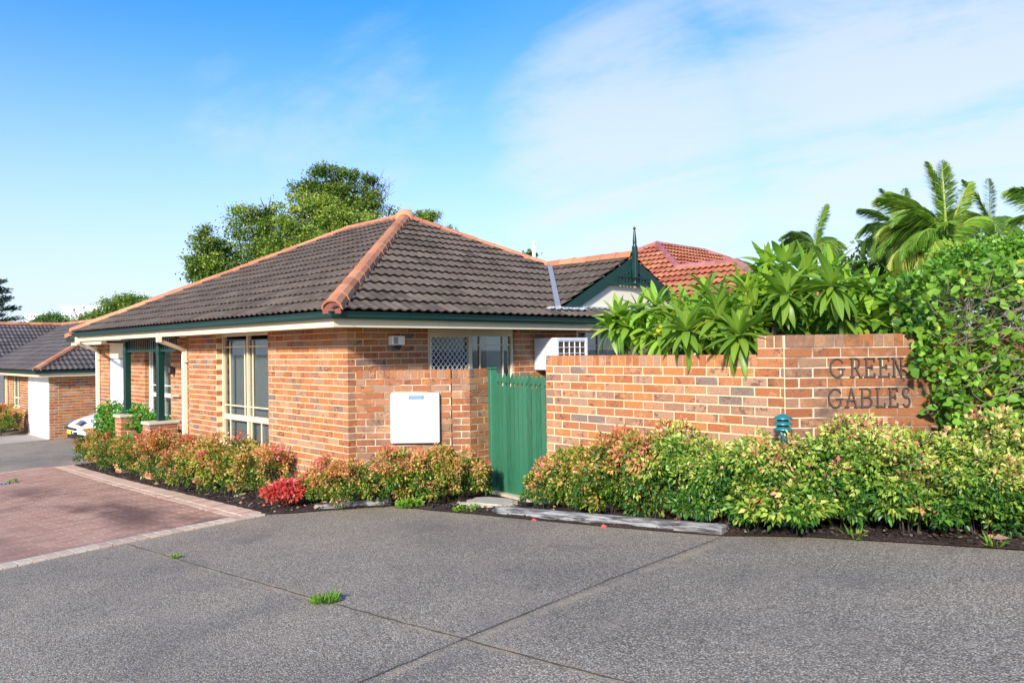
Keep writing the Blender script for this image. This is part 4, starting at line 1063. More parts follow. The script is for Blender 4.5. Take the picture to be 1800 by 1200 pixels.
nplane((.37, 25.1, NE), (0, -1), (1, 0), [(.37, 25.1), (.37, 17.4), (3.9, 20.93), (3.9, 28.63)])
nplane((-8.0, 25.1, NE), (1, 0), (0, 1), [(-8.0, 25.1), (.37, 25.1), (3.9, 28.63), (-8.0, 28.63)])
join_meshes('cut_tiles', ncut, MAT['tile_far'], nh)
scatter_parts('roof_tile', [(m_, k_, m_.translation.x < 4 and m_.translation.x > -3) for m_, k_, v_ in nt], tile_arrays, MAT['tile_far'], nh, 240)
RZ = NE + .5 * 3.53
q = MB(); tri((7.43, 17.4, NE), (7.43, 25.1, NE), (7.43, 28, NE), (3.9, 28.6, RZ), (3.9, 20.93, RZ)); tri((-8, 28.63, RZ), (3.9, 28.63, RZ), (3.9, 32.2, NE), (-8, 32.2, NE)); q.build('rear_slopes', MAT['tile_far'], nh)
q = MB(); dz = -.02; tri((.37, 17.4, NE + dz), (7.43, 17.4, NE + dz), (3.9, 20.93, RZ + dz)); tri((.37, 25.1, NE + dz), (.37, 17.4, NE + dz), (3.9, 20.93, RZ + dz), (3.9, 28.63, RZ + dz)); tri((-8, 25.1, NE + dz), (.37, 25.1, NE + dz), (3.9, 28.63, RZ + dz), (-8, 28.63, RZ + dz)); q.build('sarking', MAT['dark'], nh)
ridge_caps((.40, 17.43, NE + .02), (3.9, 20.93, RZ), 13, MAT['ridge'], nh); ridge_caps((3.9, 20.93, RZ), (3.9, 28.63, RZ), 18, MAT['ridge'], nh); ridge_caps((-8, 28.63, RZ), (3.9, 28.63, RZ), 28, MAT['ridge'], nh)
q = MB(); q.beam((.40, 25.1, NE + .02), (3.9, 28.6, RZ + .02), .12, .03); q.build('valley_flashing', MAT['dark'], nh)
eaves([(-8, 25.2), (.47, 25.2), (.47, 17.5), (7.33, 17.5)], NE, nh, soffit_w=.45)
q = MB(); q.span(-8, .9, 25.5, 25.6, -.9, 1.2); q.span(7.2, 7.3, 17.95, 28, -.9, 1.2); q.build('rear_wall', MAT['brick_far'], nh)

# ================================================================== RED TILED HOUSE (right, behind)
rh = empty('red_roof_house', (14, 4, 0), 'house behind with an orange red clay tiled hip roof and pinkish ridge tiles', 'house')
A_ = (11.54, 3.15, 4.59); k_ = 1.8; Bp = (A_[0] - k_, A_[1] - k_, A_[2] - .5 * k_); LOW = 4.6; ze = A_[2] - .5 * LOW
ex = A_[0] - LOW
rt_ = []; rcut = []
def rplane(P0, A, Sh, pts): tile_plane(P0, A + (0,), Sh + (.5,), plan_poly(P0, A, Sh, pts), rt_, rcut, 'clay')
ysouth = Bp[1] - 1.5; P0 = (ex, A_[1] + LOW, ze)
rplane(P0, (0, -1), (1, 0), [(ex, A_[1] + LOW), (ex, Bp[1] - .0), (Bp[0], Bp[1]), (A_[0], A_[1])])
rplane(P0, (0, -1), (1, 0), [(ex, Bp[1]), (ex, ysouth - (Bp[0] - ex)), (Bp[0], ysouth), (Bp[0], Bp[1])])
P0 = (Bp[0], Bp[1], Bp[2])
rplane(P0, (1, 0), (0, 1), [(Bp[0], Bp[1]), (A_[0] + 2.4 + k_, Bp[1]), (A_[0] + 2.4, A_[1]), (A_[0], A_[1])])
join_meshes('cut_tiles', rcut, MAT['redtile'], rh); scatter_parts('roof_tile', rt_, tile_arrays, MAT['redtile'], rh, 220)
q = MB(); tri((ex, A_[1] + LOW, ze - .02), (ex, ysouth - (Bp[0] - ex), ze - .02), (Bp[0], ysouth, Bp[2] - .02), (Bp[0], Bp[1], Bp[2] - .02), (A_[0], A_[1], A_[2] - .02))
tri((Bp[0], Bp[1], Bp[2] - .02), (A_[0] + 2.4 + k_, Bp[1], Bp[2] - .02), (A_[0] + 2.4, A_[1], A_[2] - .02), (A_[0], A_[1], A_[2] - .02))
tri((Bp[0], ysouth, Bp[2]), (Bp[0], Bp[1], Bp[2]), (Bp[0] + 2.4, Bp[1], Bp[2] - 1.2), (Bp[0] + 2.4, ysouth - 1.2, Bp[2] - 1.2)); tri((ex, ysouth - (Bp[0] - ex), ze), (Bp[0] + (Bp[0] - ex), ysouth - (Bp[0] - ex), ze), (Bp[0], ysouth, Bp[2]))
tri((A_[0], A_[1], A_[2]), (A_[0] + 2.4, A_[1], A_[2]), (A_[0] + 2.4 + LOW, A_[1] + LOW, ze), (ex, A_[1] + LOW, ze)); tri((A_[0] + 2.4, A_[1], A_[2]), (A_[0] + 2.4 + LOW, A_[1] - LOW, ze), (A_[0] + 2.4 + LOW, A_[1] + LOW, ze))
q.build('rear_slopes', MAT['redtile'], rh)
ridge_caps(Bp, A_, 9, MAT['redridge'], rh, wd=.085); ridge_caps((ex, A_[1] + LOW, ze), A_, 12, MAT['redridge'], rh, wd=.09); ridge_caps((Bp[0], ysouth, Bp[2]), (Bp[0], Bp[1], Bp[2]), 6, MAT['redridge'], rh, wd=.09)
ridge_caps((A_[0], A_[1], A_[2]), (A_[0] + 2.4, A_[1], A_[2]), 6, MAT['redridge'], rh, wd=.085); ridge_caps((A_[0] + 2.4 + k_, Bp[1], Bp[2]), (A_[0] + 2.4, A_[1], A_[2]), 7, MAT['redridge'], rh, wd=.085); ridge_caps((ex, ysouth - (Bp[0] - ex), ze), (Bp[0], ysouth, Bp[2]), 6, MAT['redridge'], rh, wd=.1)
q = MB(); q.span(ex + .7, A_[0] + 4.6, Bp[1] - 2.6, A_[1] + 3.5, -.5, ze + .1); q.build('wall', MAT['cream_pale'], rh)
# white vent pole on the skyline
q = MB().tube([(9.9, 6.1, 2.0), (9.9, 6.1, 4.83)], .05, 8); q.lathe((9.9, 6.1, 4.80), [(.05, 0), (.06, .02), (.05, .07), (0, .075)], 8)
prop(q.build('vent_pole', MAT['white']), 'thin white pole rising behind the right roof slope of the brick house', 'pole')

# ================================================================== FAR APARTMENTS
def along(L, D, z): p = EYE + RT * L + FH * D; return (float(p[0]), float(p[1]), z)
def block(L0, L1, D, ztop, label, rows, cols, seedv, slots, depth=14):
    c = along((L0 + L1) / 2, D + depth / 2, ztop / 2 - 6); rz = math.atan2(RT[1], RT[0])
    th = empty('apartment_block', along((L0 + L1) / 2, D, -6), label, 'apartment building')
    q = MB().box(c, (L1 - L0, depth, ztop + 12), rz=rz); q.build('wall', MAT['white'], th)
    q = MB().box(along((L0 + L1) / 2, D + depth / 2, ztop + .25), (L1 - L0 + .6, depth + .6, .3), rz=rz); q.build('roof', MAT['acplastic'], th)
    MAT.setdefault('far_window', simple('far_dark_window', (.13, .15, .17), .3))
    for (l_, z_, w_, h_) in slots:
        q = MB().box(along(l_, D - .05, z_), (w_, .3, h_), rz=rz); o_ = q.build('window', MAT['far_window'], th)
        if w_ > .7: q = MB().box(along(l_, D - .5, z_ - h_ / 2 - .1), (w_ * 1.2, .9, .5), rz=rz); q.build('balcony', MAT['white'], th)
    return th
# D 150: one pixel is 0.113 m
px2 = lambda u, v, D: ((u - 900) * D / FPX, 1.89 + (613.2 - .0136 * (u - 900) - v) * D / FPX)
sl1 = []
for (u, v, w_, h_) in ((49, 556, 1.0, 6.0), (52, 556, .6, 6), (56, 556, 1.2, 6), (61, 555, 1.2, 4), (64, 555, 1.2, 4), (67, 555, 1.2, 4), (70, 555, 1.2, 4), (45, 561, 1.6, 1.0), (45, 565, 1.6, 1.0), (51, 567, 1.4, 2.0), (57, 563, 1.2, 1.2)):
    a_ = px2(u, v, 400); sl1.append((a_[0], a_[1], w_ * .34, h_ * .30))
block(px2(44, 552, 400)[0], px2(97, 552, 400)[0], 400, px2(70, 552, 400)[1], 'distant white apartment block with narrow dark windows, left of the round tree', 3, 4, 1, sl1)
sl2 = []
for (u, v, w_, h_) in ((131, 545, 3.6, 6.5), (139, 542, 1.4, 2.2), (143, 541, 1.4, 2.2), (148, 541, 3.0, 4.2), (119, 549, 1, 1.4), (123, 549, 1, 1.4), (127, 549, 1, 1.4), (118, 556, 2.6, 4), (126, 555, 2.2, 5), (134, 554, 2.4, 4.5), (142, 553, 2.6, 5), (152, 549, 2.8, 4), (122, 565, 2.4, 4), (131, 563, 2.4, 4.5), (139, 562, 2.4, 4), (110, 555, 1.5, 1.2)):
    a_ = px2(u, v, 400); sl2.append((a_[0], a_[1], w_ * .34, h_ * .30))
block(px2(108, 540, 400)[0], px2(181, 538, 400)[0], 400, px2(145, 538.5, 400)[1], 'distant white apartment block with stepped balconies, between two trees', 4, 6, 2, sl2)

# ================================================================== FOLIAGE GENERATORS
def leaves(P, Dv, ln, wd, fold=.25, tint=None, droop=0.0):
    """P base points, Dv unit directions, ln lengths, wd half widths -> folded diamond leaves"""
    N = len(P); rv = rng.normal(size=(N, 3)); s = np.cross(Dv, rv); s /= np.linalg.norm(s, axis=1, keepdims=True) + 1e-9
    up = np.cross(s, Dv); sg = np.sign(up[:, 2:3]); sg[sg == 0] = 1; up *= sg                       # blades turn their faces up
    mid = P + Dv * (ln * .42)[:, None] + up * (wd * fold)[:, None]; tip = P + Dv * ln[:, None]; tip[:, 2] -= droop * ln
    base = P; a_ = mid + s * wd[:, None]; b = mid - s * wd[:, None]
    V = np.stack([base, a_, tip, b], 1); V[:, 0] -= up * 0; V = V.reshape(-1, 3)
    i = np.arange(N) * 4; F = np.concatenate([np.stack([i, i + 2, i + 1], 1), np.stack([i, i + 3, i + 2], 1)])
    return V, F, np.repeat(tint if tint is not None else np.zeros(N), 4)
def rdir(n): d = rng.normal(size=(n, 3)); return d / np.linalg.norm(d, axis=1, keepdims=True)
from mathutils import noise as MN
def shrub_mesh(name, rx, ry, h, tufts=130, per=26, leaf=.052, seed=0, lumps=9, openness=.0, tuft_r=.075, red=0.0):
    """nandina-like: many tufts of narrow leaves carried on a lumpy dome"""
    global rng
    keep = rng; rng = np.random.default_rng(seed)
    lc = []                                                             # lumps
    for i in range(lumps):
        d = rdir(1)[0]; d[2] = abs(d[2]) * rng.uniform(.2, 1); lc.append((d / np.linalg.norm(d) * np.array([rx, ry, h * .52]) * rng.uniform(.45, .8) + [0, 0, h * .44], rng.uniform(.30, .60)))
    for i in range(4): an = i * 1.57 + rng.uniform(-.4, .4); lc.append((np.array([math.cos(an) * rx * .62, math.sin(an) * ry * .62, h * rng.uniform(.18, .32)]), rng.uniform(.28, .42)))
    C_ = []; N_ = []
    while len(C_) < tufts:
        c, r_ = lc[rng.integers(len(lc))]; d = rdir(1)[0]
        if d[2] < -.75: continue
        p = c + d * np.array([rx, ry, h * .5]) * r_ * (rng.uniform(.80, 1.0) if rng.random() < .8 else rng.uniform(.3, .8))
        if p[2] < .15 + openness * h: continue
        if MN.noise(Vector((p[0] * 5.2 + seed, p[1] * 5.2, p[2] * 6.0))) < -.10: continue
        if p[2] < .42 * h and rng.random() < .45: continue
        if sum(np.linalg.norm((p - c2) / np.array([rx, ry, h * .5])) < r2 * .62 for c2, r2 in lc) and rng.random() < .85: continue
        C_.append(p); N_.append(d)
    C_ = np.array(C_); N_ = np.array(N_); tt = np.clip(-.04 + .80 * np.clip(C_[:, 2] / h, 0, 1) ** 1.15 + .24 * rng.normal(size=tufts) + red, 0, 1)  # new growth paler on top; low tufts darkened as painted shade
    P = np.repeat(C_, per, 0); Nn = np.repeat(N_, per, 0); n = len(P)
    rd = rdir(n); off = rd * (rng.random(n) ** .5 * tuft_r)[:, None] * [1, 1, .75]
    D = Nn * .55 + rd * .85 + np.array([0, 0, .15]); D[:, 2] -= rng.random(n) * .45; D /= np.linalg.norm(D, axis=1, keepdims=True)
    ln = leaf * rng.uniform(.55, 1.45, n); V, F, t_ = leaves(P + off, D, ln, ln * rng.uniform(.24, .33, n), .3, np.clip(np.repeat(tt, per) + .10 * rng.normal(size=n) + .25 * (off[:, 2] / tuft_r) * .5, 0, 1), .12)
    # mature leaves inside, tinted dark to paint the shade of the hollows
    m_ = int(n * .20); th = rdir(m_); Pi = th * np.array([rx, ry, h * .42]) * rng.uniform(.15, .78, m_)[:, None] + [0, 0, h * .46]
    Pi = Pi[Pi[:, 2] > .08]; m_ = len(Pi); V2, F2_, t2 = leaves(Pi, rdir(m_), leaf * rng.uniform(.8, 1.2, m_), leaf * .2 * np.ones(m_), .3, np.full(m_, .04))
    me = npmesh(name, np.r_[V, V2], np.r_[F, F2_ + len(V)], {'tint': np.r_[t_, t2]}); rng = keep
    return me
SHR = [shrub_mesh('foliage', .46, .46, .82, 190, 34, leaf=.038, seed=s, lumps=9) for s in (3, 14, 25, 36)]
SHB = [shrub_mesh('foliage', .52, .50, .88, 250, 34, leaf=.042, seed=s, lumps=9, tuft_r=.085) for s in (47, 58, 69)]
SMALL = [shrub_mesh('foliage', .30, .30, .42, 60, 26, leaf=.055, seed=s, lumps=6) for s in (80, 91)]
q = MB()
for i in range(6):
    an = i * 2.4; q.tube([(math.cos(an) * .05, math.sin(an) * .05, -.05), (math.cos(an) * .09, math.sin(an) * .09, .2), (math.cos(an) * .22, math.sin(an) * .22, .5)], [.0055, .005, .003], 5, False)
STEM = q.mesh('stems'); STEM.materials.append(MAT['bark'])
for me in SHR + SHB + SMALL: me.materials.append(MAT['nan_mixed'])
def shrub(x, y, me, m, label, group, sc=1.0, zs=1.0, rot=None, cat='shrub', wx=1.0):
    g_ = float(gz(x, y)); t = empty('nandina_shrub', (x, y, g_ + .02), label, cat, group)
    rot = rnd.uniform(0, 6.28) if rot is None else rot
    mw = Matrix.Translation((x, y, g_ + .02)) @ Matrix.Diagonal((wx, 1, 1, 1)) @ Matrix.Rotation(rot, 4, 'Z') @ Matrix.Diagonal((sc, sc, sc * zs, 1))
    link('foliage', me, t, mw, m); link('stems', STEM, t, mw)
    return t
gA = 'nandina shrubs along the street side of the house'; gB = 'nandina shrubs under the meter panel'; gC = 'nandina shrubs along the name wall'
rowA = [(10.15, -.10, .95, 'nan_rust', 'farthest rust and green nandina shrub at the driveway end of the house bed'),
        (9.25, -.16, .98, 'nan_mixed', 'olive nandina shrub in front of the glossy green bush, second from the driveway end'),
        (8.35, -.20, 1.0, 'nan_rust', 'rusty nandina shrub below the far green porch post'),
        (7.35, -.22, .95, 'nan_mixed', 'green and rust nandina shrub between the two brick porch piers'),
        (6.3, -.26, 1.02, 'nan_rust', 'pink tinged nandina shrub below the near green porch post'),
        (5.3, -.36, 1.08, 'nan_rust', 'tall rust coloured nandina shrub at the foot of the cream downpipe'),
        (4.35, -.40, .98, 'nan_rust', 'pinkish nandina shrub before the brick wall left of the tall window'),
        (3.45, -.42, 1.05, 'nan_mixed', 'green nandina shrub beneath the left half of the tall window'),
        (2.55, -.42, 1.12, 'nan_mixed', 'largest olive and rust nandina shrub beneath the right half of the tall window'),
        (1.55, -.42, .90, 'nan_mixed', 'lower nandina shrub right of the tall window, behind the red one')]
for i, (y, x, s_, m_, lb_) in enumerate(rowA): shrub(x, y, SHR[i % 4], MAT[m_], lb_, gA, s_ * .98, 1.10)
shrub(-.60, .52, SMALL[0], MAT['nan_red'], 'small bright red nandina shrub at the house corner by the short log', None, .86, 1.0)
shrub(-.28, .55, SMALL[1], MAT['nan_rust'], 'small rust nandina shrub close behind the bright red one', gA, .95, 1.1)
rowB = [(-2.13, 9.05, .86, 'nan_mixed', 'round orange and green nandina shrub just right of the house corner'),
        (-1.58, 9.10, .96, 'nan_mixed', 'nandina shrub below the left edge of the white meter cover'),
        (-1.08, 9.02, 1.05, 'nan_mixed', 'tall nandina shrub below the middle of the white meter cover'),
        (-.62, 9.12, .92, 'nan_mixed', 'pink tipped nandina shrub left of the green gate')]
for i, (L_, D_, s_, m_, lb_) in enumerate(rowB):
    p = EYE + RT * L_ + FH * (D_ + .12); shrub(p[0], p[1], SHR[(i + 1) % 4], MAT[m_], lb_, gB, s_ * .88, 1.08)
rowC = [(.62, -2.72, .86, .85, 0, 'nan_mixed', 'pink and green nandina shrub just right of the green gate'),
        (.60, -3.12, .96, 1.02, 0, 'nan_mixed', 'upright nandina shrub, second right of the green gate'),
        (.58, -3.62, .98, .95, 1, 'nan_mixed', 'rusty tipped nandina shrub, third right of the green gate'),
        (.54, -4.12, 1.04, .98, 0, 'nan_rust', 'nandina shrub with coral shoots below the big frangipani leaves'),
        (.50, -4.58, 1.0, .95, 1, 'nan_green', 'yellow green nandina shrub above the right half of the long log'),
        (.52, -5.02, 1.0, .95, 0, 'nan_green', 'yellow green nandina shrub hiding the base of the teal garden light'),
        (.70, -5.42, 1.0, .96, 1, 'nan_green', 'lime nandina shrub just right of the teal garden light'),
        (.86, -5.80, 1.0, .98, 2, 'nan_green', 'lime nandina shrub below the letter G'),
        (1.04, -6.12, 1.05, 1.0, 0, 'nan_green', 'bushy lime nandina shrub below the middle letters'),
        (1.22, -6.48, 1.05, 1.02, 1, 'nan_green', 'lime nandina shrub below the last letters, left of the broad leaved hedge'),
        (1.36, -6.86, 1.05, 1.0, 2, 'nan_green', 'lime nandina shrub in front of the twiggy hedge'),
        (1.50, -7.24, 1.1, .98, 0, 'nan_green', 'lime and cream nandina shrub at the right end of the bed'),
        (1.62, -7.70, 1.1, 1.0, 1, 'nan_green', 'nandina shrub at the very right edge of the picture')]
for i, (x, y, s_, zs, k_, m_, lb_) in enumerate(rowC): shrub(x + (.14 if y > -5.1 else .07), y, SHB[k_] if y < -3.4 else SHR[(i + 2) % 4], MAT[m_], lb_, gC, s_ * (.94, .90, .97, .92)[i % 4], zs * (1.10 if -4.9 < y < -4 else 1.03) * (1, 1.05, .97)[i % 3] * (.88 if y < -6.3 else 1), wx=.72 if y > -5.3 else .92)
rowD = [(.56, -5.22, SMALL[0], 1.0, 'nan_green', 'small lime nandina tuft leaning over the right end of the long log'),
        (.62, -5.62, SMALL[1], 1.05, 'nan_green', 'small pink tipped nandina tuft at the front of the bed below the teal light'),
        (.95, -6.34, SMALL[0], 1.15, 'nan_green', 'low nandina tuft with orange leaves in the gap of the hedge row'),
        (1.02, -6.78, SHB[1], .78, 'nan_green', 'mid sized cream tipped nandina shrub at the front right of the bed'),
        (1.10, -7.28, SHB[2], .74, 'nan_green', 'dark green based nandina shrub at the front, lower right corner of the bed')]
for x, y, me, s_, m_, lb_ in rowD: shrub(x, y, me, MAT[m_], lb_, gC, s_, .95)
# neighbour's shrubs
for (x, y, s_, lb_, m_) in ((.05, 20.7, 1.35, 'golden nandina shrub beside the neighbouring brick pier', 'nan_mixed'), (-.1, 22.0, 1.45, 'green nandina shrub under the neighbouring window', 'nan_green'), (-.4, 23.6, 1.5, 'dark nandina shrub at the left edge under the neighbouring eave', 'nan_green')):
    shrub(x, y, SHR[2], MAT[m_], lb_, 'nandina shrubs before the neighbouring house', s_, .95)

def cloud_mesh(name, blobs, n, leaf, seed, tint0=.5, fill=.25, wr=.28, clump=.0, nclump=0, droop=.1, flat=1.0):
    """leaf cloud over ellipsoidal blobs ((x,y,z),(rx,ry,rz))"""
    r_ = np.random.default_rng(seed); global rng; keep = rng; rng = r_
    vol = np.array([b[1][0] * b[1][2] for b in blobs]); pick = r_.choice(len(blobs), n if not nclump else nclump, p=vol / vol.sum())
    c = np.array([b[0] for b in blobs])[pick]; rr = np.array([b[1] for b in blobs])[pick]; d = rdir(len(pick))
    rad = np.where(r_.random(len(pick)) < fill, r_.uniform(.2, .85, len(pick)), r_.uniform(.82, 1.05, len(pick)))
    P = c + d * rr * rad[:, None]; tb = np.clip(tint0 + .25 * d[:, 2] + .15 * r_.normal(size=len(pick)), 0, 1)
    if nclump:
        k = n // nclump; P = np.repeat(P, k, 0) + r_.normal(size=(k * nclump, 3)) * clump * np.array([1, 1, .55]) * np.repeat(r_.uniform(.5, 1.3, nclump), k)[:, None]; d = np.repeat(d, k, 0); tb = np.repeat(tb, k); 
    N = len(P); Dv = d * .5 + rdir(N) * .8; Dv[:, 2] *= flat; Dv /= np.linalg.norm(Dv, axis=1, keepdims=True)
    ln = leaf * r_.uniform(.6, 1.35, N); V, F, t_ = leaves(P, Dv, ln, ln * wr * r_.uniform(.8, 1.2, N), .25, np.clip(tb + .1 * r_.normal(size=N), 0, 1), droop)
    me = npmesh(name, V, F, {'tint': t_}); rng = keep; return me
def at(u, v, D):
    """place on the ground plan: lateral u and height v seen at distance D (metres)"""
    r_ = F2 + (u - 900) / FPX * cr - (v - 600) / FPX * cu; return EYE + r_ * D
# glossy bush behind the porch piers
bb = empty('glossy_bush', (.05, 8.6, -.5), 'clipped bright glossy green bush behind the far brick porch pier', 'bush')
blobs = [((-.05, 9.0, .25), (.34, .55, .62)), ((0, 8.2, .22), (.32, .6, .66)), ((.02, 7.5, .2), (.3, .5, .66)), ((.1, 6.9, .15), (.28, .4, .58))]
link('foliage', cloud_mesh('foliage', blobs, 13000, .058, 5, .5, .3, .38, .05, 900), bb, None, MAT['ivy_leaf'])
q = MB()
for y in (9.0, 8.2, 7.5, 6.9): q.tube([(0, y, float(gz(0, y))), (0, y, .3)], [.02, .01], 6)
q.build('stems', MAT['bark'], bb)

# ------------------------------------------------------------------ FRANGIPANI
fr = empty('frangipani_tree', (1.8, -4.6, .2), 'spreading frangipani with big rosettes of long green leaves drooping over the brick wall', 'tree')
def frangi_leaf(L, wd, bend, k=9):
    """lance shaped blade with a raised midrib and a downward curve; local x along the leaf"""
    V = []; ac = []
    for i in range(k):
        t_ = i / (k - 1); w_ = wd * (math.sin(math.pi * min(1, (t_ * .93 + .05)) ** .82) ** .9 if 0 < i < k - 1 else .02 + .06 * (i == 0)); an = bend * t_
        x = L * (math.sin(an) / bend if abs(bend) > 1e-3 else t_); z = -L * ((1 - math.cos(an)) / bend if abs(bend) > 1e-3 else 0)
        for s_ in (-1, 0, 1): V.append((x, s_ * w_, z + (abs(s_) * w_ * .22))); ac.append(float(s_))
    F = []
    for i in range(k - 1):
        for j in (0, 1): F.append((i * 3 + j, i * 3 + j + 1, (i + 1) * 3 + j + 1, (i + 1) * 3 + j))
    return np.array(V), F, ac
FL = []
for (L, wd, bd, tn) in ((.35, .040, .35, .42), (.38, .042, .75, .5), (.34, .040, 1.0, .56), (.27, .033, .2, .66), (.36, .042, 1.25, .36), (.36, .041, .55, .62), (.29, .040, .8, .99)):
    V, F, ac = frangi_leaf(L, wd, bd); me = npmesh('leaf', V, F, {'tint': np.full(len(V), tn), 'across': ac}, smooth=True); me.materials.append(MAT['frangi']); FL.append((me, V, F, ac, tn))
def Xat(u, v, x):
    r_ = F2 + (u - 900) / FPX * cr - (v - 600) / FPX * cu; t_ = (x - EYE[0]) / r_[0]; return EYE + r_ * t_
ROS = [(1410, 500, 1.9, 14, 1), (1350, 465, 2.2, 12, 0), (1490, 500, 2.2, 13, 1), (1070, 575, 1.8, 9, 1), (1345, 505, 2.0, 13, 1), (1325, 545, 1.7, 13, 1), (1300, 500, 2.3, 12, 1), (1505, 555, 2.2, 13, 1), (1100, 572, 1.85, 11, 1), (1140, 575, 1.9, 11, 1), (1165, 590, 1.7, 11, 1), (1225, 560, 1.5, 11, 1), (1190, 545, 1.9, 11, 1), (1290, 545, 1.7, 11, 1), (1085, 557, 1.9, 15, 1), (1122, 545, 2.0, 13, 1), (1152, 536, 1.9, 15, 1), (1207, 580, 1.0, 19, 1), (1262, 543, 1.35, 17, 1), (1299, 588, 1.0, 19, 1), (1262, 560, 1.15, 15, 1), (1312, 512, 1.8, 14, 1), (1318, 572, 1.5, 12, 1),
       (1382, 516, 1.6, 16, 1), (1380, 462, 2.2, 12, 0), (1418, 478, 2.0, 14, 0), (1463, 502, 1.6, 17, 1), (1462, 474, 2.3, 13, 0), (1480, 552, 1.9, 13, 1), (1580, 526, 2.3, 15, 1), (1528, 508, 2.3, 14, 1),
       (1345, 482, 2.3, 13, 0), (1240, 512, 2.2, 14, 0), (1178, 562, 1.8, 13, 1), (1545, 560, 2.3, 13, 1), (1340, 556, 2.0, 13, 1), (1395, 565, 2.1, 13, 1), (1440, 545, 2.3, 13, 1), (1500, 530, 2.5, 12, 1), (1278, 585, 1.9, 12, 1), (1240, 590, 1.9, 12, 1),
       (1110, 590, 2.2, 10, 1), (1210, 545, 2.3, 13, 1), (1430, 590, 2.4, 12, 1), (1520, 585, 2.6, 12, 1), (1170, 600, 2.3, 10, 1), (1355, 600, 2.4, 11, 1)]
trunk = Vector((1.85, -4.55, .25)); trunk2 = Vector((2.45, -5.75, .35)); trunk3 = Vector((2.0, -3.6, .2))
leafitems = []
q0 = MB(); q0.tube([trunk, trunk + Vector((-.02, .02, .7)), trunk + Vector((.0, -.05, 1.25))], [.075, .06, .055], 10); q0.tube([trunk2, trunk2 + Vector((0, .05, .8)), trunk2 + Vector((.0, .02, 1.25))], [.06, .055, .045], 10)
q0.tube([trunk3, trunk3 + Vector((0, .05, .8)), trunk3 + Vector((.0, .1, 1.2))], [.06, .05, .045], 10); q0.build('trunk', MAT['bark'], fr)
forks = [trunk + Vector((0, -.05, 1.2)), trunk + Vector((-.02, .02, .9)), trunk2 + Vector((0, .02, 1.2)), trunk2 + Vector((0, .05, .9)), trunk3 + Vector((0, .1, 1.15)), trunk3 + Vector((0, .06, .9))]
for (u, v, x, nl, upr) in ROS:
    c = Vector(Xat(u, v, x)); fk = min(forks, key=lambda f_: (f_ - c).length + .3 * (f_.z > c.z - .05))
    out = (c - fk); ax = Vector((out.x * .8, out.y * .8, .55)); 
    if x < 1.4: ax = Vector((-.85, -.35, .62))
    else: ax = ax + Vector((-.35, -.35, 0))
    ax.normalize(); midp = fk.lerp(c, .5) + Vector((0, 0, -.06))
    MB().tube([fk, midp, c - ax * .10, c], [.034, .025, .018, .016], 7).build('branch', MAT['bark'], fr)
    yaw0 = rnd.uniform(0, 6.28); nl = int(nl * 1.95)
    for i in range(nl):
        t_ = i / nl; an = yaw0 + i * 2.39996; el_ = R(rnd.uniform(50, 72)) * (1 - t_) + R(rnd.uniform(-62, -10)) * t_
        k_ = 3 if t_ < .15 else rnd.choice((0, 1, 5)) if t_ < .5 else rnd.choice((1, 2, 4, 5))
        if rnd.random() < .010: k_ = 6
        if t_ > .55 and k_ in (2, 4): el_ = max(el_, R(-30))
        b1 = ax.orthogonal().normalized(); b2 = ax.cross(b1)
        d = (b1 * math.cos(an) + b2 * math.sin(an)) * math.cos(el_) + ax * math.sin(el_); d.normalize()
        sd = Vector((0, 0, 1)).cross(d); sd = sd.normalized() if sd.length > .05 else b1; nz = d.cross(sd).normalized()
        roll = rnd.uniform(-.45, .45); sc = rnd.uniform(.82, 1.12)
        m_ = Matrix(((d.x, sd.x, nz.x, 0), (d.y, sd.y, nz.y, 0), (d.z, sd.z, nz.z, 0), (0, 0, 0, 1))); st = c - ax * (t_ * .07) + d * .012
        m_ = Matrix.Translation(st) @ m_ @ Matrix.Rotation(roll, 4, 'X') @ Matrix.Diagonal((sc, sc * rnd.uniform(.85, 1.1), sc, 1))
        leafitems.append((m_, k_, upr == 1 and x < 2.05))
def leaf_split(items, n_parts):
    order = sorted(range(len(items)), key=lambda i: (items[i][0].translation - Vector(EYE)).length + (0 if items[i][2] else 100)); single = set(order[:n_parts])
    for i in order[:n_parts]: link('leaf', FL[items[i][1]][0], fr, items[i][0])
    vs = []; fs = []; tn = []; ac = []; b = 0
    for i in order[n_parts:]:
        me, V, F, a_, t_ = FL[items[i][1]]; w_ = np.c_[V, np.ones(len(V))] @ np.array(items[i][0]).T; vs.append(w_[:, :3]); fs.append(np.array(F) + b); b += len(V); tn.append(np.full(len(V), t_)); ac.append(a_)
    o = link('leaf', npmesh('leaf', np.concatenate(vs), np.concatenate(fs), {'tint': np.concatenate(tn), 'across': np.concatenate(ac)}, smooth=True), fr, None, MAT['frangi']); o['kind'] = 'stuff'
leaf_split(leafitems, 296)

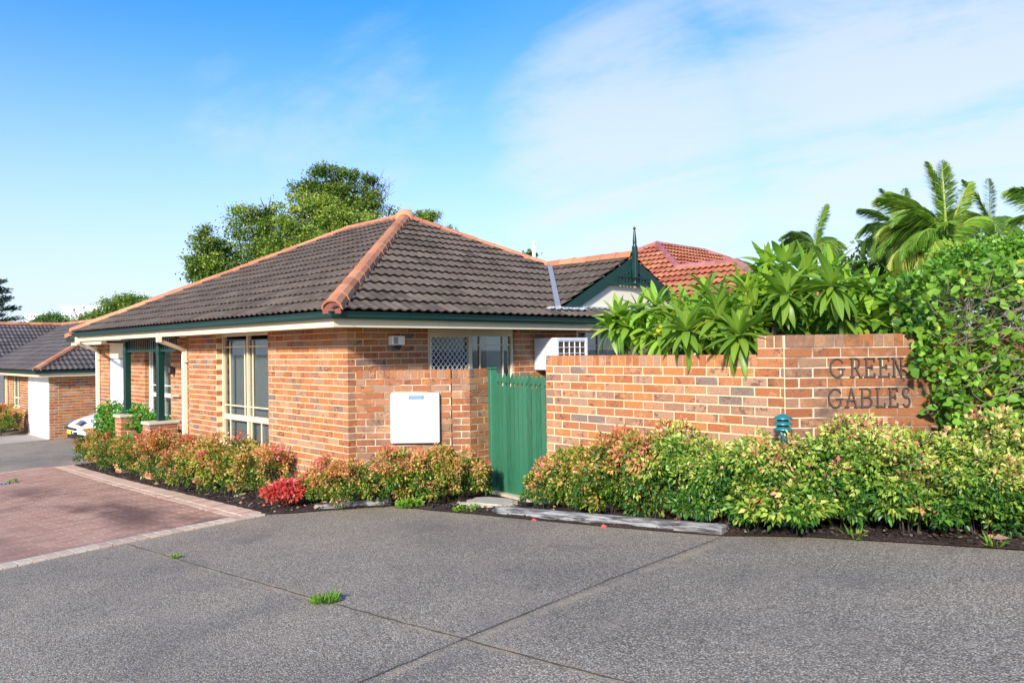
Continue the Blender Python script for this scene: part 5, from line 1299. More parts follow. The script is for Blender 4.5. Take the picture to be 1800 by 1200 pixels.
# ------------------------------------------------------------------ TWIGGY HEDGE AT RIGHT
hd = empty('twiggy_hedge', (2.3, -6.9, .5), 'sparse broad leaved hedge with bare twigs over the right end of the name wall', 'hedge')
cH = []                                        # hedge volume: clipped block following the wall, in wall coordinates
def hw_(s_, dep, z): p = B2.p + B2.d * s_ + B2.n * dep; return (p[0], p[1], z)
def hedge_leaves(n, seed):
    global rng
    keep = rng; rng = np.random.default_rng(seed); P = []; T_l = []
    while len(P) < n:
        s_ = rng.uniform(1.0, 5.6); z = rng.uniform(1.18, 2.56); face = rng.random()
        left = 1.0 + .12 * math.sin(z * 5) + (max(0, 1.55 - z) * .5) - (.10 if z > 1.6 and z < 1.98 else 0)
        topz = 2.50 + .05 * math.sin(s_ * 5)
        if s_ < left: continue
        dens = .95 if (z > topz - .22 or s_ < left + .30) else .55 if z < 1.85 else .34
        if z < 1.62 and s_ > left + .2: dens = .5 
        if rng.random() > dens or z > topz: continue
        dep = rng.uniform(-.42, -.05) if face < .8 else rng.uniform(-.2, .9)
        if z > 2.05 and face > .55: dep = rng.uniform(-.3, .9); z = topz - rng.random() * .06
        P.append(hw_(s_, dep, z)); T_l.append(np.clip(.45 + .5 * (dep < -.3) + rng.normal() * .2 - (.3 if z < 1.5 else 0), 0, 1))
    P = np.array(P); T_l = np.array(T_l); per = 3; Pc = np.repeat(P, per, 0) + rng.normal(size=(n * per, 3)) * .028
    D = rdir(n * per); D = D - FH * .4; D[:, 2] *= .7; D /= np.linalg.norm(D, axis=1, keepdims=True); ln = rng.uniform(.04, .10, n * per)
    # rounder leaves: hexagonal blades
    N = len(Pc); s = np.cross(D, rng.normal(size=(N, 3))); s /= np.linalg.norm(s, axis=1, keepdims=True); up = np.cross(s, D); wd = ln * rng.uniform(.34, .42, N)
    pts = [Pc, Pc + D * (ln * .25)[:, None] + s * (wd * .9)[:, None] + up * (wd * .25)[:, None], Pc + D * (ln * .65)[:, None] + s * (wd * .8)[:, None] + up * (wd * .2)[:, None], Pc + D * ln[:, None], Pc + D * (ln * .65)[:, None] - s * (wd * .8)[:, None] + up * (wd * .2)[:, None], Pc + D * (ln * .25)[:, None] - s * (wd * .9)[:, None] + up * (wd * .25)[:, None]]
    V = np.stack(pts, 1).reshape(-1, 3); i = np.arange(N) * 6; F = np.concatenate([np.stack([i, i + 3, i + 2, i + 1], 1), np.stack([i, i + 5, i + 4, i + 3], 1)])
    t_ = np.clip(np.repeat(T_l, per) + .1 * rng.normal(size=N), 0, .72); t_[rng.random(N) < .012] = 1.2
    rng = keep; return npmesh('foliage', V, F, {'tint': np.repeat(t_, 6)})
def hedge_core():
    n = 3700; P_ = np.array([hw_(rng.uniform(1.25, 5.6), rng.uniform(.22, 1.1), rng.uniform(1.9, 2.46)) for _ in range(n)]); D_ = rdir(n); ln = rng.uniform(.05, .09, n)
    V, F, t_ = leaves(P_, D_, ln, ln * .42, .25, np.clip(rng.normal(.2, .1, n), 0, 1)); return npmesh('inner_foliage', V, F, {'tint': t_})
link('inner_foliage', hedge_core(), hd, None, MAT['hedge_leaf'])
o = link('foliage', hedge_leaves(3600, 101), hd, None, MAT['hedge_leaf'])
def twig_net(seed, n=330):
    r_ = random.Random(seed); q = MB()
    for i in range(n):
        s_ = r_.uniform(1.25, 5.5); z = r_.uniform(1.3, 2.32) if r_.random() < .6 else r_.uniform(1.85, 2.35); p = Vector(hw_(s_, r_.uniform(-.36, .35), z)); d = Vector((B2.d[0] * r_.uniform(-1, 1), B2.d[1] * r_.uniform(-1, 1), r_.uniform(-.1, .9))) + Vector((-B2.n[0], -B2.n[1], 0)) * r_.uniform(.1, .8)
        d = Vector((-B2.n[0] * r_.uniform(.1, .7), -B2.n[1] * r_.uniform(.1, .7), r_.uniform(-.15, .8))) + Vector((B2.d[0], B2.d[1], 0)) * r_.uniform(-1, .9); d.normalize()
        pts = [p]; L_ = r_.uniform(.05, .11)
        for j in range(4): d = (d + Vector((r_.uniform(-.3, .3), r_.uniform(-.3, .3), r_.uniform(-.2, .3)))).normalized(); pts.append(pts[-1] + d * L_)
        if max(q_.z for q_ in pts) > 2.62: continue
        q.tube(pts, [.0042, .0036, .003, .0024, .0016], 4, False)
    return q
twig_net(7, 2200).build('twigs', MAT['twig'], hd)
q = MB()
for i in range(7): s_ = 1.6 + i * .6; q.tube([hw_(s_, .35, .3), hw_(s_ + .05, .35, 1.3), hw_(s_ - .05, .2, 2.1)], [.03, .025, .012], 7)
q.build('stems', MAT['bark_pale'], hd)
# trailing shoots hanging low across the wall
sh = MB()
# bright bush above the hedge
bu = empty('bright_bush', tuple(at(1735, 600, 9)), 'dense bright green bush rising behind the twiggy hedge', 'bush')
blobs = [(tuple(at(1700, 470, 9.2)), (.42, .45, .26)), (tuple(at(1745, 452, 9.4)), (.38, .45, .24)), (tuple(at(1790, 460, 9.2)), (.45, .45, .30)), (tuple(at(1850, 452, 9.2)), (.5, .45, .32)), (tuple(at(1660, 488, 9.2)), (.28, .35, .18)), (tuple(at(1760, 480, 9.4)), (.8, .5, .4))]
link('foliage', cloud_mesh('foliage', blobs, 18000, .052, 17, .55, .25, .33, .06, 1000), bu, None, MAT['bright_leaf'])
p = at(1760, 520, 9.5); q = MB().tube([(p[0], p[1], .3), (p[0], p[1], 2.6)], [.06, .03], 8); q.build('stems', MAT['bark'], bu)

# ------------------------------------------------------------------ PALMS
def frond_mesh(L, seed, droop=1.0, ll=.38, n=46, hang=.6, tint=.4):
    r_ = np.random.default_rng(seed); V = []; F = []; T_l = []
    pts = []
    for i in range(n + 1):
        t_ = i / n; pts.append(np.array([L * math.sin(min(1.55, droop * t_ * 1.15)) / max(droop * 1.15, .01) if droop > .01 else L * t_, 0, L * (.30 * t_ - .42 * droop * t_ * t_)]))
    for i in range(1, n + 1):
        p = pts[i]; tg = pts[i] - pts[i - 1]; tg /= np.linalg.norm(tg); t_ = i / n; l_ = ll * (math.sin(math.pi * (t_ * .85 + .12)) ** .6) * r_.uniform(.85, 1.1)
        for s_ in (-1, 1):
            for k_ in (0, 1):
                d = tg * (.55 + .3 * t_) + np.array([0, s_ * (.9 - hang * .35), 0]) + np.array([0, 0, -hang * r_.uniform(.6, 1.2) + (.35 if k_ else 0)]) * .8; d += r_.normal(size=3) * .10; d /= np.linalg.norm(d)
                w_ = np.cross(d, tg); w_ = w_ / (np.linalg.norm(w_) + 1e-9) * .0085 + tg * .004; b = len(V); m_ = p + d * l_ * .5; tip = p + d * l_ + np.array([0, 0, -.18 * l_ * hang])
                V += [p - w_ * .4, p + w_ * .4, m_ + w_, tip, m_ - w_]; F += [(b, b + 1, b + 2), (b, b + 2, b + 4), (b + 4, b + 2, b + 3)]; T_l += [np.clip(tint + .12 * r_.normal(), 0, 1)] * 5
    w_ = .016
    for i in range(n):
        b = len(V); a_, c_ = pts[i], pts[i + 1]; k_ = w_ * (1 - .8 * i / n); V += [a_ + [0, -k_, 0], a_ + [0, k_, 0], c_ + [0, k_, 0], c_ + [0, -k_, 0], a_ + [0, 0, k_], c_ + [0, 0, k_]]; F += [(b, b + 4, b + 5), (b, b + 5, b + 3), (b + 4, b + 1, b + 2), (b + 4, b + 2, b + 5)]; T_l += [.75] * 6
    return npmesh('frond', np.array(V), np.array(F), {'tint': T_l})
FR = [frond_mesh(1.0, 1, .9, .30, 66, .75, .45), frond_mesh(1.0, 2, 1.3, .30, 66, 1.1, .35), frond_mesh(1.0, 3, .55, .19, 62, .6, .55), frond_mesh(1.0, 4, 1.15, .32, 66, 1.3, .75)]
for me in FR: me.materials.append(MAT['palm_leaf'])
def palm(u, v, D, scale, fr_list, label, m, name='palm_tree', trunk_r=.10, group=None):
    c = at(u, v, D); g_ = float(gz(c[0], c[1])); t = empty(name, (c[0], c[1], g_), label, 'palm tree', group)
    q = MB().tube([(c[0], c[1], g_), (c[0] + .05, c[1], c[2] * .5), (c[0], c[1], c[2])], [trunk_r * 1.2, trunk_r, trunk_r * .8], 10); q.build('trunk', MAT['bark'], t)
    q = MB().tube([(c[0], c[1], c[2] - .5), (c[0], c[1], c[2] + .1)], [trunk_r * .9, trunk_r * .5], 10); q.build('crownshaft', MAT['grass_shaft'], t)
    for (az, el_, ln, k_) in fr_list:        # az measured in the view plane: 0 = to the right, 90 = away
        a_ = R(az); d = RT * math.cos(a_) + FH * math.sin(a_); x = Vector(d * math.cos(R(el_)) + np.array([0, 0, math.sin(R(el_))])); y = Vector((0, 0, 1)).cross(x).normalized(); z = x.cross(y)
        M_ = Matrix(((x.x, y.x, z.x, c[0]), (x.y, y.y, z.y, c[1]), (x.z, y.z, z.z, c[2]), (0, 0, 0, 1))) @ Matrix.Rotation(rnd.uniform(-.3, .3), 4, 'X') @ Matrix.Diagonal((ln * scale, ln * scale, ln * scale, 1))
        link('frond', FR[k_], t, M_, m)
    return t
MAT['grass_shaft'] = simple('palm_crownshaft', (.16, .22, .06), .5, var=.2)
palm(1664, 422, 13.5, 1.62, [(195, 38, .9, 1), (182, -20, .9, 3), (215, 12, .85, 1), (168, 25, .9, 3), (140, 20, .8, 1), (100, 50, .8, 0), (30, 15, .7, 1), (225, -10, .8, 3), (188, 48, .85, 1), (175, 12, .95, 1), (190, -8, 1.0, 3), (205, -25, .9, 3), (160, 32, .95, 1), (150, 52, .95, 0), (110, 72, 1.0, 2), (60, 70, 1.0, 2), (35, 48, .95, 2), (20, 30, .8, 0), (330, -22, .6, 3), (240, 20, .6, 0), (185, 22, .85, 1), (170, 0, .85, 1), (120, 30, .7, 1), (80, 82, .95, 2), (255, -35, .55, 3), (200, 5, .9, 1), (165, 42, 1.0, 0), (10, 10, .5, 1)],
     'largest green palm with long drooping fronds above the frangipani', MAT['palm_leaf'])
palm(1590, 410, 17, 1.45, [(180, 20, 1, 1), (150, 40, .9, 0), (200, -10, 1, 1), (120, 60, .9, 2), (90, 30, .8, 1), (60, 60, .9, 2), (30, 30, .9, 1), (0, 0, .9, 1), (330, -30, .8, 1), (250, -40, .7, 1), (220, -25, .8, 1), (300, -40, .7, 1), (170, 0, .9, 1), (20, -15, .8, 1)],
     'darker palm behind the left side of the largest palm', MAT['palm_dark'])
palm(1740, 392, 16, 1.15, [(200, 20, 1, 1), (150, 60, 1, 2), (60, 65, 1, 2), (30, 20, .9, 1), (0, -10, .9, 1), (250, -20, .8, 1), (180, -10, .8, 1), (120, 30, .9, 0), (330, -30, .8, 3)],
     'thin trunked palm just right of the largest palm', MAT['palm_dark'])
palm(1432, 432, 26, 1.6, [(182, 35, 1, 1), (165, 10, 1, 3), (215, 5, .9, 1), (30, 30, .9, 1), (5, -25, .9, 3), (172, 22, 1, 1), (190, -2, 1.1, 1), (160, 45, .9, 1), (205, -20, .9, 1), (45, 52, 1.25, 2), (10, 15, .9, 3), (350, -10, .9, 3), (120, 60, .7, 1), (90, 10, .8, 1), (230, -35, .8, 1), (270, -20, .7, 1), (60, 20, .7, 1), (200, 15, .9, 1), (20, 0, .8, 1)],
     'small windswept palm standing alone against the sky', MAT['palm_dark'])
palm(1885, 392, 12, 1.5, [(180, 34, .9, 0), (175, 10, .75, 0), (190, -8, .9, 3), (150, 55, .7, 2), (30, 30, .9, 1), (0, 0, .9, 1), (90, 40, .9, 1), (205, 10, .8, 0), (250, -20, .8, 1)],
     'palm at the right edge with only its frond tips showing', MAT['palm_leaf'])
# dark understorey between palms and frangipani
us = prop(link('dark_trees', cloud_mesh('dark_trees', [(tuple(at(1560, 470, 19)), (1.1, .8, .9)), (tuple(at(1640, 460, 19)), (1.2, .8, 1.1)), (tuple(at(1500, 500, 19)), (.8, .8, .7)), (tuple(at(1700, 430, 19)), (1.0, .8, .8)), (tuple(at(1450, 510, 20)), (.9, .6, .6)), (tuple(at(1600, 540, 19)), (2.2, .9, 1.0))], 9000, .16, 77, .3, .4, .3, .15, 600), None, None, MAT['tree_dark']), 'dark leafy tree mass filling the gap below the palms', 'tree')

cyd = empty('courtyard_shrubs', (4.2, -3.6, .3), 'dark green leafy shrubs in the courtyard behind the frangipani branches', 'bush')
blobs = [(tuple(at(u, v, d_)), (r_, r_ * .7, r_ * .8)) for u, v, d_, r_ in ((1235, 600, 9.6, .36), (1290, 590, 9.4, .42), (1350, 580, 9.2, .42), (1410, 575, 9.2, .46), (1470, 570, 9.2, .46), (1530, 575, 9.2, .42), (1590, 570, 9.2, .46), (1320, 630, 9.4, .6), (1450, 630, 9.2, .7), (1570, 630, 9.2, .7))]
link('foliage', cloud_mesh('foliage', blobs, 5200, .13, 303, .35, .3, .34, .12, 500), cyd, None, MAT['ivy_leaf'])
q = MB()
for b in blobs[:6]: q.tube([(b[0][0], b[0][1], .3), b[0]], [.02, .01], 6)
q.build('stems', MAT['bark'], cyd)
# ------------------------------------------------------------------ TREES BEHIND THE HOUSE
def tree(name, label, blobs, n, leaf, m, base, seed, nclump, clump, limbs, group=None, trunk_r=.22, fill=.25, tint=.5):
    g_ = float(gz(base[0], base[1])); t = empty(name, (base[0], base[1], g_), label, 'tree', group)
    link('crown', cloud_mesh('crown', blobs, n, leaf, seed, tint, fill, .30, clump, nclump), t, None, m)
    q = MB(); bs = Vector((base[0], base[1], g_)); fk = Vector((base[0], base[1], g_ + (base[2] - g_) * .45)); q.tube([bs, bs.lerp(fk, .5) + Vector((.08, .05, 0)), fk], [trunk_r * 1.25, trunk_r, trunk_r * .85], 10); q.build('trunk', MAT['bark'], t)
    q = MB()
    for b in blobs[:limbs]:
        c = Vector(b[0]); md = fk.lerp(c, .5) + Vector((rnd.uniform(-.3, .3), rnd.uniform(-.3, .3), .2)); q.tube([fk, md, c, c + (c - md).normalized() * b[1][0] * .6], [trunk_r * .6, trunk_r * .36, trunk_r * .16, .015], 7)
        for j in range(4):
            d = Vector(rdir(1)[0]); d.z = abs(d.z); q.tube([c, c + d * b[1][0] * .55, c + d * b[1][0] * 1.0 + Vector((0, 0, .1))], [trunk_r * .14, .02, .008], 5)
    q.build('limbs', MAT['bark'], t)
    return t
def bl(lst, D, asp=.85): return [(tuple(at(u, v, D + dd)), (r_ * D / FPX, r_ * D / FPX, r_ * asp * D / FPX)) for u, v, r_, dd in lst]
tree('camphor_tree', 'broad bright green tree showing above the left slope of the roof',
     bl([(440, 395, 34, 0), (470, 372, 24, .5), (455, 440, 42, 0), (500, 425, 42, -.5), (540, 395, 44, 0), (585, 405, 40, .5), (610, 400, 34, 0), (545, 440, 44, -1), (535, 360, 24, 1), (640, 402, 28, 1), (500, 470, 48, 0), (570, 372, 26, .5), (600, 440, 50, 0), (430, 470, 38, 0)], 25), 52000, .085, MAT['tree_leaf'], at(520, 480, 25), 201, 420, .20, 14, fill=.10, tint=.50)
tree('side_tree', 'loose leafy tree on the far left of the trees above the roof, sky showing through',
     bl([(365, 425, 22, 0), (352, 455, 24, 0), (378, 470, 26, 0), (395, 440, 16, .4), (362, 405, 9, 0), (405, 480, 24, 0), (350, 480, 18, 0)], 24), 12000, .08, MAT['tree_leaf'], at(385, 500, 24), 211, 110, .13, 7, fill=.3, tint=.5)
tree('tall_tree', 'tall dark tree with open crown and a bare dead limb, behind the bright green tree',
     bl([(545, 322, 17, 0), (572, 302, 18, 0), (600, 306, 15, 0), (562, 334, 18, 0), (606, 338, 20, 0), (584, 356, 18, 0), (626, 362, 18, 0), (641, 330, 12, 0), (519, 331, 10, 0), (656, 347, 10, 0), (600, 378, 20, 0), (585, 325, 14, 0), (625, 312, 12, 0), (646, 312, 9, 0), (658, 322, 9, 0), (648, 370, 20, 0), (560, 345, 24, 0), (685, 370, 8, 0), (692, 378, 7, 0)], 30), 20000, .09, MAT['tree_dark'], at(605, 470, 30), 221, 190, .17, 18, fill=.3, tint=.6)
q = MB(); p0 = Vector(at(645, 392, 30)); r_ = random.Random(5)
def bare(p, d, L, r0, dep):
    pts = [p]; 
    for i in range(4): d = (d + Vector((r_.uniform(-.25, .25), r_.uniform(-.25, .25), r_.uniform(-.1, .2)))).normalized(); pts.append(pts[-1] + d * L / 4)
    q.tube(pts, [r0, r0 * .85, r0 * .7, r0 * .55, r0 * .4], 5, False)
    if dep:
        for i in range(3): bare(pts[r_.choice((2, 3, 4))], (d + Vector(RT) * r_.uniform(-.5, .9) + Vector((0, 0, r_.uniform(-.1, .6)))).normalized(), L * .72, r0 * .5, dep - 1)
bare(p0, Vector((RT[0] * .25, RT[1] * .25, 1)).normalized(), 1.0, .05, 3); bare(p0, Vector((RT[0] * .8, RT[1] * .8, .55)).normalized(), .95, .035, 3)
tt = [o_ for o_ in bpy.data.objects if o_.name.startswith('tall_tree')][0]; q.build('bare_branches', MAT['bark'], tt)
tree('small_tree', 'small leafy treetop peeping over the roof peak on its right', bl([(750, 385, 15, 0), (738, 380, 8, 0), (762, 378, 9, 0), (748, 400, 20, 0), (714, 384, 10, 0), (722, 396, 12, 0), (790, 405, 8, 0)], 30), 6000, .08, MAT['tree_leaf'], at(750, 430, 30), 231, 120, .12, 5, tint=.5)
tree('pole_tree', 'tiny green treetop beside the white pole', bl([(930, 450, 9, 0), (927, 458, 10, 0)], 32), 260, .16, MAT['tree_dark'], at(930, 480, 32), 233, 30, .1, 2, trunk_r=.1)
tree('far_round_tree', 'distant round topped dark tree between the two apartment blocks', bl([(92, 563, 16, 0), (82, 568, 13, 0), (104, 568, 13, 0), (70, 572, 10, 0), (114, 572, 9, 0)], 90, .62), 14000, .22, MAT['tree_far'], at(92, 590, 90), 241, 330, .4, 4, tint=.35)
tree('far_right_tree', 'leafy tree beyond the left end of the roof, right of the apartments', bl([(215, 545, 24, 0), (238, 545, 20, 0), (200, 540, 18, 0), (190, 560, 22, 0), (165, 564, 16, 0), (150, 566, 13, 0), (225, 530, 14, 0), (250, 535, 14, 0), (205, 565, 26, 0), (175, 572, 18, 0)], 48), 22000, .13, MAT['tree_leaf'], at(210, 600, 48), 251, 420, .25, 6, tint=.40)
# dark conifer at the left edge, tiers of flat branches
cf = empty('conifer_tree', tuple(at(-18, 620, 36)), 'dark layered conifer at the left edge behind the neighbouring roof', 'tree'); base = at(-18, 600, 36); q = MB().tube([(base[0], base[1], -1), (base[0], base[1], 5.3)], [.2, .04], 8); q.build('trunk', MAT['bark'], cf)
Vs = []; Fs = []; Ts = []; b = 0; q = MB()
for i in range(34):
    zt_ = 5.4 - 3.6 * (i / 34); L_ = .5 + 1.25 * (i / 34) ** .8; an = i * 2.4 + rnd.uniform(-.3, .3); d = np.array([math.cos(an), math.sin(an), .18]); d /= np.linalg.norm(d); c0 = np.array([base[0], base[1], zt_]); q.tube([c0, c0 + d * L_ * .6, c0 + d * L_ + [0, 0, .08]], [.03, .02, .008], 5)
    n_ = 240; t_ = rng.uniform(.15, 1.0, n_); P_ = c0 + d * (t_ * L_)[:, None] + np.c_[rng.normal(size=(n_, 2)) * .13, rng.normal(size=n_) * .05]; Dv = d + rdir(n_) * .7; Dv /= np.linalg.norm(Dv, axis=1, keepdims=True)
    V, F, t2 = leaves(P_, Dv, np.full(n_, .17), np.full(n_, .025), .2, rng.random(n_)); Vs.append(V); Fs.append(F + b); Ts.append(t2); b += len(V)
q.build('limbs', MAT['bark'], cf); link('crown', npmesh('crown', np.concatenate(Vs), np.concatenate(Fs), {'tint': np.concatenate(Ts)}), cf, None, MAT['conifer_leaf'])

# ================================================================== CAR
def car():
    t = empty('parked_car', (2.9, 16.3, float(gz(1.5, 16.3))), 'white hatchback with a yellow number plate parked nose out beyond the glossy bush', 'car')
    x0 = 1.02; y0, y1 = 15.55, 17.15; g_ = float(gz(1.2, 16.3)) - .02
    prof = [(0, .30), (-.0, .46), (.05, .56), (.20, .66), (.75, .80), (1.15, .88), (1.75, 1.30), (2.3, 1.40), (3.1, 1.36), (3.7, .98), (3.9, .90), (3.95, .45), (3.9, .28)]
    n = 7; bm = bmesh.new(); rings = []
    for (x, z) in prof:
        ring = []
        for k in range(n):
            s_ = -1 + 2 * k / (n - 1); e_ = abs(s_) ** 4; nose = .16 * e_ if x < .3 else 0; tap = .14 if z > .95 else 0
            ring.append(bm.verts.new((x0 + x + nose, (y0 + y1) / 2 + s_ * ((y1 - y0) / 2 - tap), g_ + z - e_ * (.03 if .5 < z else 0))))
        rings.append(ring)
    low = [[bm.verts.new((v_.co.x, v_.co.y, g_ + .22)) for v_ in (r_[0], r_[-1])] for r_ in rings]
    for i in range(len(rings) - 1):
        for k in range(n - 1): bm.faces.new((rings[i][k], rings[i][k + 1], rings[i + 1][k + 1], rings[i + 1][k]))
        for s_, e_ in ((0, 0), (1, n - 1)):
            bm.faces.new((rings[i][e_], rings[i + 1][e_], low[i + 1][s_], low[i][s_]))
    bmesh.ops.remove_doubles(bm, verts=bm.verts, dist=.001); bmesh.ops.recalc_face_normals(bm, faces=bm.faces)
    me = bpy.data.meshes.new('body'); bm.to_mesh(me); bm.free()
    for p_ in me.polygons: p_.use_smooth = True
    o_ = link('body', me, t, None, MAT['carwhite']); md = o_.modifiers.new('s', 'SUBSURF'); md.levels = 1; md.render_levels = 1
    for sy in (y0 - .012, y1 - .028):
        MB().prism([(x0 + 1.35, sy + (.15 if sy < 16 else -.12), g_ + .93), (x0 + 1.85, sy + (.15 if sy < 16 else -.12), g_ + 1.25), (x0 + 3.0, sy + (.15 if sy < 16 else -.12), g_ + 1.28), (x0 + 3.4, sy + (.15 if sy < 16 else -.12), g_ + .95)], (0, .03, 0)).build('side_window', MAT['headlamp'], t)
    for wx in (x0 + .72, x0 + 3.1):
        for wy in (y0 + .02, y1 - .16):
            wq = MB(); wq.lathe((0, 0, 0), [(.0, 0), (.27, 0), (.29, .03), (.29, .11), (.27, .14), (0, .14)], 20); wq.v = [(wx + a_, wy + c_, g_ + .29 + b_) for a_, b_, c_ in wq.v]; wh = wq.build('wheel', MAT['rubber'], t)
            wq = MB(); wq.lathe((0, 0, 0), [(.0, 0), (.17, 0), (.18, .02), (0, .02)], 14); wq.v = [(wx + a_, wy - .02 + c_, g_ + .29 + b_) for a_, b_, c_ in wq.v]; wq.build('hub_cap', MAT['chrome'], wh)
    MB().span(x0 - .035, x0 + .01, y0 + .32, y1 - .25, g_ + .42, g_ + .475).build('bumper_strip', MAT['black'], t)
    MB().beam((x0 + .09, y0 + .02, g_ + .45), (x0 + .40, y0 - .01, g_ + .46), .04, .05).build('indicator', MAT['amber'], t)
    for yy in (y0 + .12, y1 - .42): MB().prism([(x0 + .05, yy, g_ + .56), (x0 + .20, yy, g_ + .67), (x0 + .20, yy + .30, g_ + .67), (x0 + .03, yy + .30, g_ + .56)], (-.03, 0, .02)).build('headlight', MAT['headlamp'], t)
    MB().span(x0 - .05, x0 - .036, y0 + .62, y0 + 1.0, g_ + .29, g_ + .40).build('number_plate', MAT['plate'], t)
    MB().span(x0 + .0, x0 + .05, y0 + .30, y0 + .55, g_ + .28, g_ + .36).build('air_intake', MAT['black'], t)
    MB().span(x0 + .1, x0 + 3.8, y0 + .08, y1 - .08, g_ + .12, g_ + .26).build('underbody', MAT['black'], t)
car()

# ================================================================== SMALL THINGS
def log(name, P, Q, r_, label, seed):
    P = Vector(P); Q = Vector(Q); d = Q - P; L = d.length; d.normalize(); sd = Vector((0, 0, 1)).cross(d).normalized(); up = d.cross(sd); from mathutils import noise
    n = 40; k = 14; vs = []; fs = []
    for i in range(n + 1):
        for j in range(k):
            a_ = 2 * math.pi * j / k; rr = r_ * (1 + .10 * noise.noise(Vector((i * .12 + seed, math.cos(a_) * 1.5, math.sin(a_) * 1.5))) + .07 * noise.noise(Vector((i * .03, j * 2.7, seed))))
            vs.append((L * i / n - L / 2, math.cos(a_) * rr * 1.0, math.sin(a_) * rr * .82))
    for i in range(n):
        for j in range(k): fs.append((i * k + j, (i + 1) * k + j, (i + 1) * k + (j + 1) % k, i * k + (j + 1) % k))
    fs += [tuple(range(k)), tuple(n * k + j for j in range(k - 1, -1, -1))]
    me = bpy.data.meshes.new(name); me.from_pydata(vs, [], fs)
    bm = bmesh.new(); bm.from_mesh(me); bmesh.ops.recalc_face_normals(bm, faces=bm.faces); bm.to_mesh(me); bm.free()
    for p_ in me.polygons: p_.use_smooth = len(p_.vertices) == 4
    M_ = Matrix(((d.x, sd.x, up.x, 0), (d.y, sd.y, up.y, 0), (d.z, sd.z, up.z, 0), (0, 0, 0, 1))); M_.translation = (P + Q) / 2
    prop(link(name, me, None, M_, MAT['log']), label, 'log')
zg = lambda x, y: float(gz(x, y))
log('edging_log', (.31, -2.42, zg(.31, -2.42) + .04), (.36, -5.10, zg(.36, -5.1) + .04), .064, 'long weathered grey timber log edging the bed right of the gate', 3)
log('edging_log', (-.48, .0, zg(-.5, 0) + .025), (.22, -.62, zg(.2, -.6) + .05), .065, 'short weathered grey timber log at the foot of the red shrub', 9)
def stone(name, x, y, sx, sy, sz, rz, m, label, cat, seed, dz=0.0):
    from mathutils import noise
    bm = bmesh.new(); bmesh.ops.create_cube(bm, size=1); bmesh.ops.subdivide_edges(bm, edges=bm.edges[:], cuts=3, use_grid_fill=True)
    for v_ in bm.verts:
        c = v_.co; f_ = 1 - .22 * (abs(c.x * 2) ** 4) * (abs(c.y * 2) ** 4) + .16 * noise.noise(c * 3 + Vector((seed, 0, 0))); v_.co = Vector((c.x * sx * f_, c.y * sy * f_, c.z * sz * (1 + .25 * noise.noise(c * 4 + Vector((0, seed, 0))))))
    me = bpy.data.meshes.new(name); bm.to_mesh(me); bm.free()
    M_ = Matrix.Translation((x, y, zg(x, y) + sz * .35 + dz)) @ Matrix.Rotation(rz, 4, 'Z'); prop(link(name, me, None, M_, m), label, cat)
stone('stone_slab', .66, -1.98, .58, .34, .09, R(-70), MAT['stone'], 'flat pale stone slab set in the mulch before the gate', 'stone', 4)
stone('paving_fragment', .56, -1.62, .22, .10, .04, R(-60), MAT['stone'], 'broken pale fragment just left of the flat stone slab', 'stone', 7, .01)
stone('flat_rock', -.42, 2.2, .20, .10, .035, R(30), MAT['capstone'], 'small flat pale rock lying in the dark mulch below the tall window', 'rock', 12, .02)
for i, (x, y) in enumerate(((.36, -2.30), (.33, -2.18), (.42, -2.10), (.27, -2.06), (.38, -1.92), (.30, -2.28))): stone('pebble', x, y, rnd.uniform(.03, .07), rnd.uniform(.03, .05), .03, i, MAT['stone'], ('largest pale pebble', 'flat pale pebble', 'pale pebble nearest the stone slab', 'pale pebble closest to the aggregate', 'pale pebble touching the stone slab', 'pale pebble right against the log')[i] + ' at the left end of the long log', 'pebble', i + 20, .005)
for o_ in bpy.data.objects:
    if o_.name.startswith('pebble'): o_['group'] = 'pebbles at the end of the long log'
# grass and weeds
def tuft(name, x, y, n, h, r_, label, seed, broad=False):
    global rng
    keep = rng; rng = np.random.default_rng(seed); an = rng.uniform(0, 6.28, n); rr = r_ * np.sqrt(rng.random(n)); P_ = np.c_[x + rr * np.cos(an), y + rr * np.sin(an), np.zeros(n)]; P_[:, 2] = gz(P_[:, 0], P_[:, 1]) + (.02 if broad else .0)
    if broad: P_[:, 2] += rng.random(n) * h * .6
    D = np.c_[np.cos(an) * .6, np.sin(an) * .6, rng.uniform(.5, 1.4, n) * (.5 if broad else 1)] + rdir(n) * .35; D /= np.linalg.norm(D, axis=1, keepdims=True); ln = h * rng.uniform(.5, 1.1, n) * (.45 if broad else 1)
    V, F, t_ = leaves(P_, D, ln, ln * (.3 if broad else .05), .3, rng.random(n), .15); rng = keep
    prop(link(name, npmesh(name, V, F, {'tint': t_}), None, None, MAT['grass']), label, 'weed')
tuft('grass_tuft', -2.56, -3.73, 230, .085, .085, 'bright green grass tuft growing in the middle of the slab joint', 1)
tuft('grass_tuft', -2.55, -1.05, 60, .07, .035, 'tiny grass sprout in the slab joint near the red paving', 2)
tuft('weed_patch', .17, -1.05, 260, .13, .15, 'leafy green weed at the edge of the aggregate right of the short log', 3, True)
tuft('weed_patch', .26, -1.95, 190, .08, .14, 'low sparse green weed left of the pale stone slab', 4, True)
tuft('weed_patch', -.30, -.30, 40, .06, .04, 'tiny green weed growing over the short grey log', 5, True)
tuft('weed_patch', -1.95, 8.60, 60, .10, .07, 'small weed at the end of the drain grate', 6, True)
tuft('grass_tuft', .62, -6.05, 26, .16, .05, 'thin arching grass blades at the edge of the bed below the gap in the shrubs', 7)
tuft('grass_tuft', .70, -6.95, 20, .14, .04, 'thin grass blades at the edge of the bed near the right border', 8)
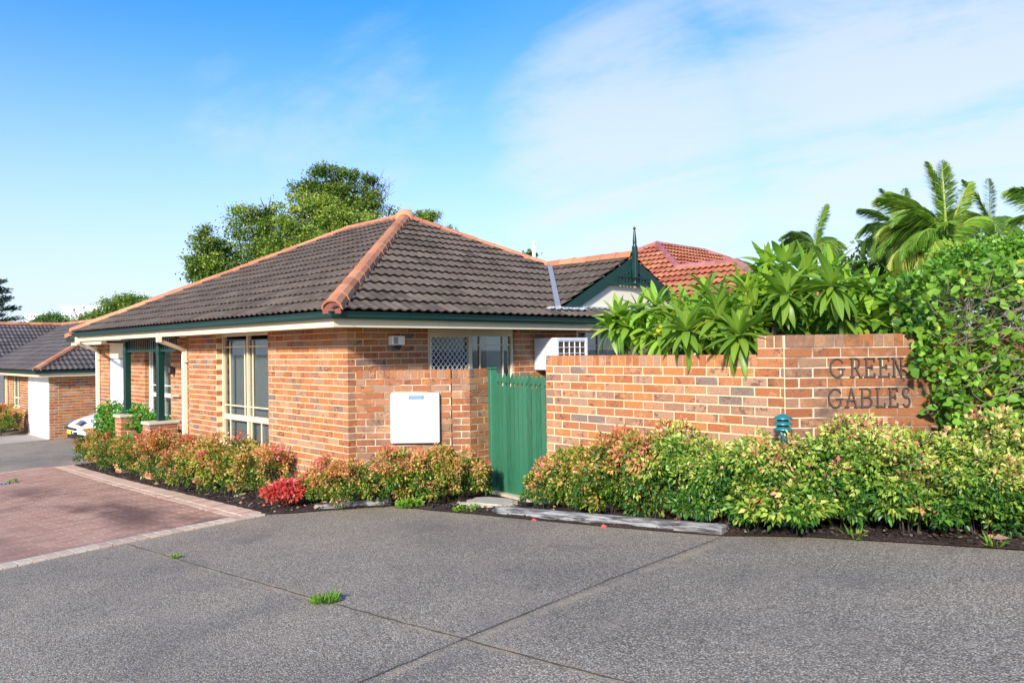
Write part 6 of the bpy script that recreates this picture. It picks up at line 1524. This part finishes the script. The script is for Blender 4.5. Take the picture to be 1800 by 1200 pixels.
# fallen leaves, a handful
def litter(n=260):
    P_ = []; 
    while len(P_) < n:
        x = rng.uniform(-1, 1.9, 500); y = rng.uniform(-8.5, 9, 500); ok = inpoly(x, y, BED); P_ += list(zip(x[ok], y[ok]))
    P_ = np.array(P_[:n]); z = gz(P_[:, 0], P_[:, 1]) + .055; an = rng.uniform(0, 6.28, n); D = np.c_[np.cos(an), np.sin(an), rng.uniform(-.1, .3, n)]
    ln = rng.uniform(.03, .08, n); return leaves(np.c_[P_, z], D / np.linalg.norm(D, axis=1, keepdims=True), ln, ln * .3, .3, rng.random(n))
V, F, t_ = litter(); o = link('leaf_litter', npmesh('leaf_litter', V, F, {'tint': t_}), None, None, MAT['litter']); o['kind'] = 'stuff'
for i, (x, y) in enumerate(((.16, -3.06), (.19, -3.92), (-3.0, -7.0 + .2))):
    V, F, t_ = leaves(np.array([[x, y, zg(x, y) + .012]]), np.array([[.5, -.8, .05]]), np.array([.07]), np.array([.022]), .3, np.array([1.0]))
    prop(link('fallen_leaf', npmesh('fallen_leaf', V, F, {'tint': t_}), None, None, MAT['litter']), ('pink fallen leaf on the aggregate beside the left part of the long log', 'small pink fallen leaf beside the middle of the long log', 'tiny red leaf on the aggregate near the bottom edge')[i], 'leaf')
V, F, t_ = leaves(np.array([[.72, -6.93, zg(.72, -6.93) + .06]]), np.array([[.4, -.9, .1]]), np.array([.11]), np.array([.04]), .3, np.array([.5])); prop(link('dry_leaf', npmesh('dry_leaf', V, F, {'tint': t_}), None, None, MAT['litter']), 'large pale dry leaf at the bed edge near the right border', 'leaf')
# teal pagoda garden light
px_, py_ = .72, -5.44; g_ = zg(px_, py_); bl_ = empty('garden_light', (px_, py_, g_), 'teal tiered bollard light poking above the shrubs in front of the name wall', 'garden light')
zt_ = 1.335
q = MB().lathe((px_, py_, g_), [(.035, 0), (.035, zt_ - g_ - .15), (.045, zt_ - g_ - .14)], 12); q.build('post', MAT['teal'], bl_)
q = MB().lathe((px_, py_, zt_ - .15), [(.046, 0), (.046, .12)], 14); q.build('lamp_glass', MAT['black'], bl_)
for i in range(3):
    zz_ = zt_ - .145 + i * .045; top = i == 2; q = MB().lathe((px_, py_, zz_), [(.076, 0), (.079, .005), (.05, .024)] + ([(.03, .035), (.018, .042), (0, .044)] if top else [(.044, .026)]), 18); q.build('lamp_tier', MAT['teal'], bl_)
